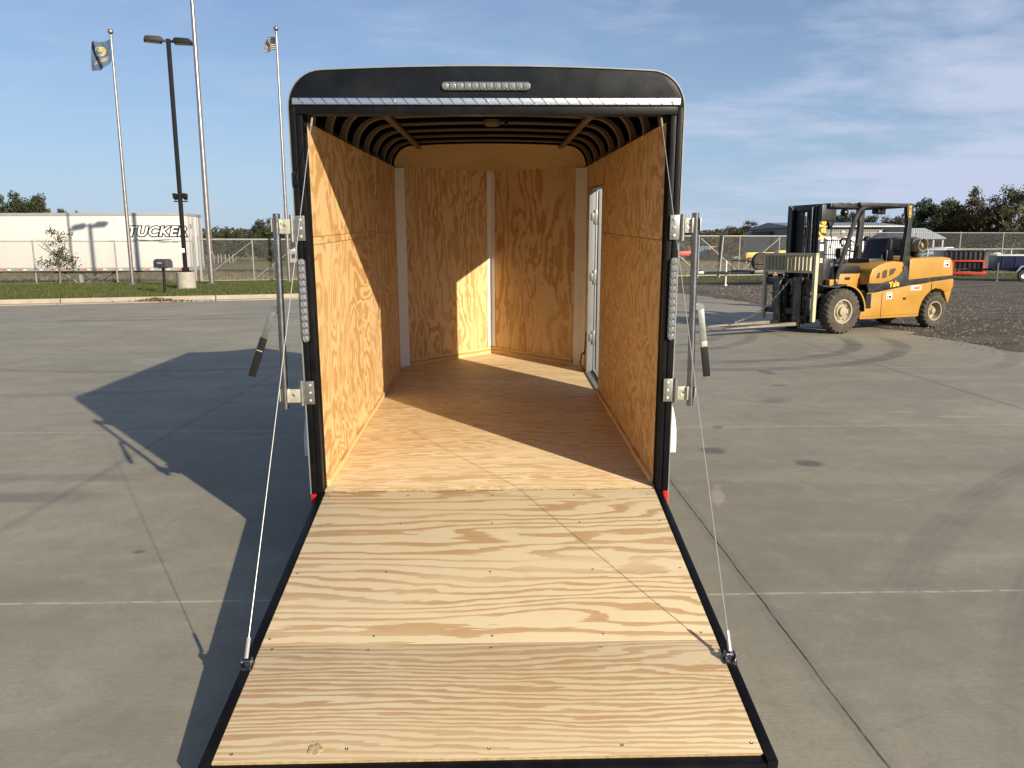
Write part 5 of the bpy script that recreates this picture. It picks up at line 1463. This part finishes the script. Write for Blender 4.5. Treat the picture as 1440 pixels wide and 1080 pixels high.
# machines
def tractor(px, dist, mat, label, s=1.0, flip=1, cat='tractor', name='tractor', cab=True):
    x, y = at(px, dist); o = thing(name, label, cat, (x, y, 0), (0, 0, R(10)), None); o.scale = (flip*s, s, s)
    m = MB(); m.box(-1.6, .6, -.4, .4, .8, 1.45, .12); m.box(.2, 1.3, -.55, .55, .7, 1.1, .08); m.prism([(-1.7, .7), (-1.6, .7), (-1.6, 1.4), (-1.72, 1.3)], 'Y', -.38, .38)
    m.build('body', mat, o)
    if cab:
        m = MB()
        for (a, b) in ((.35, -.5), (.35, .5), (1.2, -.5), (1.2, .5)): m.tube([(a, b, 1.0), (a, b, 2.1)], .04, 6)
        m.box(.2, 1.35, -.6, .6, 2.1, 2.2, .03); m.build('cab', mat, o)
        m = MB(); m.box(.6, 1.1, -.25, .25, 1.1, 1.6, .08); m.build('seat', 'seatv', o)
    for (a, b, r_) in ((-1.2, -.6, .42), (-1.2, .6, .42), (.8, -.7, .68), (.8, .7, .68)):
        m = MB(); m.lathe([(r_*.5, -.15), (r_*.9, -.17), (r_, -.12), (r_, .12), (r_*.9, .17), (r_*.5, .15)], (a, b, r_), 'Y', 20); w_ = m.build('wheel', 'rubber', o)
        m = MB(); m.lathe([(r_*.5, -.12), (r_*.3, -.05), (.0004, -.05)], (a, b, r_), 'Y', 12); m.build('rim', mat, w_)
M['ymach'] = paint('yellow_tractor_paint', (0.60, 0.37, 0.03), 0.5, var=0.12, dirt=(0.3, 0.2, 0.1), dirt_amt=0.3)
tractor(968, 100, 'cred', 'red farm machine left of the blue shipping container', .85, cat='farm machine', name='farm_machine')
tractor(963, 106, 'cred', 'red farm machine at the side of the cargo trailer, left of another red machine', .85, cat='farm machine', name='farm_machine')
tractor(1066, 78, 'ymach', 'yellow tractor left of the forklift mast beyond the fence', .82, cat='tractor', cab=False)
tractor(1076, 84, 'ymach', 'second yellow tractor, partly behind the first, left of the forklift mast', .80, -1, cat='tractor', cab=False)
tractor(1112, 80, 'ymach', 'yellow tractor hidden mostly behind the forklift mast', .95, cat='tractor')
# vehicles
M['glassd'] = paint('dark_vehicle_glass', (0.02, 0.025, 0.03), 0.1, var=0.1)
def pickup(px, dist, mat, label, rz=0, cat='pickup truck', name='pickup_truck'):
    x, y = at(px, dist); o = thing(name, label, cat, (x, y, 0), (0, 0, rz), 'vehicles parked beyond the fence')
    m = MB(); m.prism([(-2.6, .45), (2.6, .45), (2.65, .8), (2.55, 1.0), (1.25, 1.08), (.75, 1.62), (-.55, 1.66), (-.75, 1.05), (-2.6, 1.05)], 'Y', -.9, .9, .05); m.build('body', mat, o)
    m = MB(); m.prism([(1.12, 1.12), (.72, 1.54), (-.5, 1.58), (-.62, 1.12)], 'Y', -.91, .91); m.build('window', 'glassd', o)
    for a in (-1.7, 1.7):
        for b in (-.8, .8):
            m = MB(); m.lathe([(.2, -.12), (.35, -.12), (.38, -.08), (.38, .08), (.35, .12), (.2, .12)], (a, b, .38), 'Y', 18); w_ = m.build('wheel', 'rubber', o); m = MB(); m.lathe([(.2, -.125), (.05, -.1), (.0004, -.1)], (a, b, .38), 'Y', 12); m.build('rim', 'galv', w_)
    m = MB(); m.box(2.56, 2.66, -.8, -.5, .75, .92); m.build('headlight', 'label', o); m = MB(); m.box(2.56, 2.66, .5, .8, .75, .92); m.build('headlight', 'label', o)
    return o
pickup(1325, 82, 'whitegloss', 'white pickup truck parked right of the open lean-to shed', R(-150))
M['vgrey'] = paint('grey_vehicle_paint', (0.20, 0.21, 0.22), 0.4, var=0.1)
pickup(1306, 86, 'vgrey', 'grey pickup truck parked under the edge of the lean-to shed', R(-60))
# canopy
x, y = at(1372, 104)
o = thing('canopy', 'small white gabled canopy far right beyond the fence', 'canopy', (x, y, 0)); h_ = zz(349, 104); t_ = zz(343, 104)
m = MB(); m.prism([(-1.1, h_), (0, t_), (1.1, h_), (1.0, h_-.04), (0, t_-.18), (-1.0, h_-.04)], 'Y', -1.5, 1.5); m.build('roof', 'whitegloss', o)
for a in (-1, 1):
    m = MB(); m.tube([(a*.95, -1.4, 0), (a*.95, -1.4, h_)], .04, 6); m.tube([(a*.95, 1.4, 0), (a*.95, 1.4, h_)], .04, 6); m.build('post', 'fgalv', o)
# white round bales / tank
x, y = at(1403, 66)
m = MB(); m.lathe([(.0004, -.62), (.5, -.62), (.58, -.56), (.6, 0), (.58, .56), (.5, .62), (.0004, .62)], (0, 0, .6), 'X', 20)
o = m.build('wrapped_bale', 'whitegloss'); o.location = (x, y, 0); o.rotation_euler = (0, 0, R(50)); tag(o, 'white wrapped round bale beyond the right fence', 'bale')
# white house bits at left horizon
for (px, w_, dist, label) in ((413, 2.6, 100, 'small white shed with dark window right of the rightmost flagpole'),):
    x, y = at(px, dist)
    o = thing('white_shed', label, 'shed', (x, y, 0), (0, 0, 0)); m = MB(); m.box(-w_/3, w_/3, 0, 2.5, 0, 1.35); m.build('wall', 'railg', o)
    m = MB(); m.prism([(-w_/3-.15, 1.35), (0, 1.75), (w_/3+.15, 1.35)], 'Y', -.15, 2.6); m.build('roof', 'rooflight', o)
    m = MB(); m.box(-.3, .3, -.03, -.005, .5, 1.05); m.build('window', 'glassd', o)
for i in range(6):
    x, y = at(300+i*5.4+rnd.uniform(-1, 1), 96)
    m = MB(); m.tube([(0, 0, 0), (0, 0, 1.05)], .05, 8); m.lathe([(.06, 1.05), (.0004, 1.1)], (0, 0, 0), 'Z', 8); o = m.build('marker_post', 'fgalv'); o.location = (x, y, -.02)
    tag(o, 'short white marker post in the row at the far side of the field', 'post', 'row of white marker posts')

# utility trailer ------------------------------------------------------------
M['utb'] = paint('black_trailer_paint', (0.018, 0.018, 0.02), 0.45, var=0.2, dirt=(0.08, 0.07, 0.06), dirt_amt=0.3)
M['deck'] = paint('weathered_deck_wood', (0.42, 0.34, 0.22), 0.8, var=0.2, scale=4)
o = thing('utility_trailer', 'black open utility trailer with upright barred gate behind the forklift', 'utility trailer', (9.0, 29.6, 0), (0, 0, R(12)))
m = MB(); m.box(2.0, 6.6, -.95, .95, .50, .62, .01); m.prism([(2.1, -.85), (2.1, -.75), (.05, .04), (.05, -.04)], 'Z', .50, .60); m.prism([(2.1, .85), (2.1, .75), (.05, -.04), (.05, .04)], 'Z', .50, .60)
m.build('frame', 'utb', o)
m = MB(); m.box(2.05, 6.55, -.90, .90, .625, .66); m.build('deck', 'deck', o)
m = MB()
for y in (-.95, .95):
    m.tube([(2.0, y, 1.05), (6.6, y, 1.05)], .025, 8)
    for i in range(6): m.tube([(2.0+.92*i, y, .6), (2.0+.92*i, y, 1.05)], .022, 8)
m.tube([(2.0, -.95, 1.05), (2.0, .95, 1.05)], .025, 8); m.build('side_rail', 'utb', o)
m = MB()
for i in range(13):
    y = -.88+.146*i; m.tube([(6.62, y, .62), (6.62, y, 1.95)], .018, 6)
m.tube([(6.62, -.92, 1.95), (6.62, .92, 1.95)], .028, 8); m.tube([(6.62, -.92, 1.3), (6.62, .92, 1.3)], .02, 8)
m.tube([(6.62, -.92, .62), (6.62, -.92, 1.95)], .028, 8); m.tube([(6.62, .92, .62), (6.62, .92, 1.95)], .028, 8); g_ = m.build('ramp_gate', 'utb', o)
m = MB(); m.box(-.16, .22, -.06, .06, .50, .60, .01); m.lathe([(.06, .60), (.07, .66), (.0004, .70)], (-.02, 0, 0), 'Z', 10); m.build('coupler', 'galv', o)
m = MB(); m.tube([(1.05, -.25, .05), (1.05, -.25, 1.0)], .03, 8); m.box(1.0, 1.1, -.30, -.20, 0, .06); m.lathe([(.032, .95), (.032, 1.08), (.0004, 1.09)], (1.05, -.25, 0), 'Z', 8); m.build('jack', 'label', o)
m = MB(); m.box(1.1, 2.3, -.965, -.955, .52, .58); m.build('reflector_strip', 'redink', o).location = (0, .5, 0)
m = MB(); m.box(2.9, 3.02, -.985, -.96, .52, .60, .01); m.box(5.1, 5.45, -.985, -.96, .50, .60, .01); m.build('side_marker', 'redink', o)
for y in (-.80, 1.0):
    m = MB(); m.lathe([(.18, -.10), (.32, -.11), (.36, -.08), (.36, .08), (.32, .11), (.18, .10)], (4.3, y+(-.25 if y < 0 else .12), .36), 'Y', 24); w_ = m.build('wheel', 'rubber', o)
m = MB(); m.lathe([(.20, -.10), (.36, -.11), (.40, -.08), (.40, .08), (.36, .11), (.20, .10)], (2.5, -.55, 1.02), 'Y', 24); w_ = m.build('spare_wheel', 'rubber', o)
m = MB(); m.lathe([(.20, -.11), (.1, -.06), (.0004, -.06)], (2.5, -.55, 1.02), 'Y', 16); m.build('rim', 'rimdk', w_)
# red framed dump body
x, y = at(1362, 44)
o = thing('dump_trailer', 'black ribbed dump trailer body with red frame behind the rear of the forklift', 'dump trailer', (x-1.35, y, 0), (0, 0, R(-20)))
m = MB(); m.box(.0, 2.0, 0, 3.4, .42, 1.42, .01)
for i in range(9): m.box(.02+.24*i, .10+.24*i, -.05, 0, .44, 1.38, .008)
m.box(-.03, 2.1, -.07, 3.4, 1.38, 1.44, .01); m.build('dump_body', 'utb', o)
m = MB(); m.box(-.05, 2.15, -.12, -.05, .10, .24, .01); m.box(-.05, 2.05, -.13, -.06, .80, .90, .01)
for a in (.0, .40, 1.92): m.box(a, a+.10, -.13, -.07, .24, .80, .01)
m.box(.0, .12, -.1, 3.4, .2, .4); m.box(1.95, 2.07, -.1, 3.4, .2, .4); m.build('frame', 'cred', o)
for a in (-.2, 2.25):
    m = MB(); m.lathe([(.18, -.10), (.32, -.11), (.36, -.08), (.36, .08), (.32, .11), (.18, .10)], (a, 1.9, .36), 'X', 24); m.build('wheel', 'rubber', o)
# blue trailer at right
x, y = at(1404, 36.5)
M['bluep'] = paint('dark_blue_trailer_paint', (0.010, 0.016, 0.055), 0.4, var=0.2)
o = thing('flatbed_trailer', 'dark blue low trailer with pale top edge cut by the right edge of the picture', 'trailer', (x, y, 0), (0, 0, R(-20)))
m = MB(); m.box(0, 4.5, 0, 1.6, .62, 1.22, .01)
for i in range(8): m.box(.2+.55*i, .26+.55*i, -.03, 0, .64, 1.18)
m.build('box_body', 'bluep', o)
m = MB(); m.box(-.05, 4.55, -.06, 1.65, 1.20, 1.27, .01); m.build('top_rail', 'label', o)
m = MB(); m.tube([(.05, -.04, 0), (.05, -.04, .9)], .035, 8); m.box(-.03, .13, -.12, .04, 0, .03); m.build('jack_leg', 'galv', o)
m = MB(); m.prism([(.75, .45), (.95, .75), (1.35, .75), (1.6, .45), (1.5, .45), (1.3, .68), (1.0, .68), (.85, .45)], 'Y', -.22, .02, .005); m.build('fender', 'alu', o)
m = MB(); m.lathe([(.15, -.09), (.27, -.10), (.30, -.07), (.30, .07), (.27, .10), (.15, .09)], (1.17, -.10, .30), 'Y', 24); w_ = m.build('wheel', 'rubber', o)
m = MB(); m.lathe([(.15, -.10), (.08, -.06), (.0004, -.06)], (1.17, -.10, .30), 'Y', 14); m.build('rim', 'alu', w_)
m = MB(); m.box(-.02, 4.4, .1, 1.5, .48, .62); m.tube([(-1.3, 1.0, .5), (.1, 1.0, .55)], .05, 6); m.build('chassis', 'utb', o)
# white box truck seen through the cab
x, y = at(1190, 60)
o = thing('box_truck', 'white box truck parked behind the barred gate, seen through the forklift cab', 'truck', (x, y, 0), (0, 0, R(4)))
m = MB(); m.box(-1.6, 2.3, 0, 2.2, .7, 2.3, .04); m.build('cargo_box', 'whitegloss', o)
m = MB(); m.prism([(-2.9, .5), (-1.62, .5), (-1.62, 1.95), (-2.3, 1.95), (-2.6, 1.4), (-2.95, 1.25)], 'Y', .1, 2.1, .05); c_ = m.build('cab', 'whitegloss', o)
m = MB(); m.prism([(-2.5, 1.45), (-1.8, 1.45), (-1.8, 1.85), (-2.25, 1.85)], 'Y', .08, .10); m.build('window', 'glassd', c_)
m = MB(); m.box(-2.9, 2.3, .3, 1.9, .4, .7); m.build('chassis', 'utb', o)
for a in (-2.2, 1.4):
    m = MB(); m.lathe([(.2, -.12), (.36, -.12), (.4, -.08), (.4, .08), (.36, .12), (.2, .12)], (a, .15, .4), 'Y', 18); m.build('wheel', 'rubber', o)

# ================================================================ PERSON behind the forklift
M['skin'] = paint('skin', (0.50, 0.27, 0.18), 0.55, var=0.08)
M['shirt'] = paint('black_shirt', (0.018, 0.018, 0.022), 0.85)
M['jeans'] = paint('dark_jeans', (0.035, 0.05, 0.09), 0.85, var=0.2, scale=12)
def skinned(name, verts, edges, radii, mat, parent, root=0, sub=2):
    me = bpy.data.meshes.new(name); me.from_pydata(verts, edges, []); o = bpy.data.objects.new(name, me); COL.objects.link(o)
    md = o.modifiers.new('skin', 'SKIN'); md.use_smooth_shade = True
    sv = me.skin_vertices[0].data
    for i, r_ in enumerate(radii): sv[i].radius = r_ if isinstance(r_, tuple) else (r_, r_); sv[i].use_root = (i == root)
    ms = o.modifiers.new('sub', 'SUBSURF'); ms.levels = ms.render_levels = sub
    dg = bpy.context.evaluated_depsgraph_get(); nm = bpy.data.meshes.new_from_object(o.evaluated_get(dg))
    bpy.data.objects.remove(o); nm.materials.clear(); nm.materials.append(M[mat]); nm.name = name
    q = bpy.data.objects.new(name, nm); COL.objects.link(q); q.parent = parent; return q
px_, py_ = at(1218.5, 19.3)
P = thing('person', 'person in dark cap and dark shirt standing behind the forklift seat', 'person', (px_, py_, .005), (0, 0, R(200)))
V, E_, RD = [], [], []
def vtx(p, r_, par=None):
    V.append(p); RD.append(r_); i = len(V)-1
    if par is not None: E_.append((par, i))
    return i
pel = vtx((0, 0, 1.0), (.16, .12)); ab = vtx((0, 0, 1.15), (.145, .11), pel); chs = vtx((0, 0, 1.38), (.17, .12), ab); nk = vtx((0, 0, 1.53), .065, chs)
hd0 = vtx((0, .01, 1.62), .085, nk); hd1 = vtx((0, .012, 1.73), (.082, .098), hd0); hd2 = vtx((0, .0, 1.81), .06, hd1)
for sg in (-1, 1):
    sh = vtx((sg*.19, 0, 1.44), .062, chs); el = vtx((sg*.26, -.02, 1.16), .045, sh); wr = vtx((sg*.27, .08, .92), .028, el)
    pm = vtx((sg*.27, .10, .85), .034, wr)
    for j in range(4): f1 = vtx((sg*.27, .075+.02*j, .80), .010, pm); vtx((sg*.262, .078+.02*j, .745+.008*abs(j-1.5)), .008, f1)
    th = vtx((sg*.255, .14, .83), .011, pm); vtx((sg*.25, .15, .79), .009, th)
    hp = vtx((sg*.10, 0, .92), .095, pel); kn = vtx((sg*.11, .01, .50), .062, hp); an = vtx((sg*.115, -.02, .09), .042, kn); vtx((sg*.13, .12, .04), .04, an)
skinned('body', V, E_, RD, 'skin', P)
V2 = [(0, 0, .98), (0, 0, 1.15), (0, 0, 1.38), (0, 0, 1.48), (-.20, 0, 1.44), (-.245, -.01, 1.24), (.20, 0, 1.44), (.245, -.01, 1.24)]
skinned('shirt', V2, [(0, 1), (1, 2), (2, 3), (2, 4), (4, 5), (2, 6), (6, 7)], [(.18, .14), (.165, .13), (.19, .14), .09, .078, .066, .078, .066], 'shirt', P)
V3 = [(0, 0, 1.02), (-.10, 0, .90), (-.11, .01, .5), (-.115, -.02, .09), (.10, 0, .90), (.11, .01, .5), (.115, -.02, .09)]
skinned('trousers', V3, [(0, 1), (1, 2), (2, 3), (0, 4), (4, 5), (5, 6)], [(.175, .135), .11, .078, .062, .11, .078, .062], 'jeans', P)
m = MB(); m.lathe([(.100, 1.765), (.104, 1.80), (.085, 1.86), (.04, 1.885), (.0004, 1.888)], (0, .0, 0), 'Z', 18); m.prism([(-.07, .08), (.07, .08), (.055, .18), (-.055, .18)], 'Z', 1.765, 1.775); m.build('cap', 'shirt', P)
m = MB(); m.lathe([(.010, 1.68), (.013, 1.70), (.0004, 1.73)], (0, .112, 0), 'Z', 8); m.build('nose', 'skin', P)
for sg in (-1, 1):
    m = MB(); m.lathe([(.0004, .098), (.010, .102), (.0004, .110)], (sg*.032, 0, 1.725), 'Y', 8); m.build('eye', 'ink', P)
    m = MB(); m.box(sg*.085, sg*.098, -.015, .02, 1.67, 1.74, .006); m.build('ear', 'skin', P)
    m = MB(); m.prism([(sg*.07, -.10), (sg*.19, -.10), (sg*.19, .16), (sg*.17, .20), (sg*.09, .20), (sg*.07, .16)], 'Z', 0, .09, .02); m.build('boot', 'grip', P)
m = MB(); m.box(-.028, .028, .098, .106, 1.645, 1.655, .003); m.build('mouth', 'redink', P)
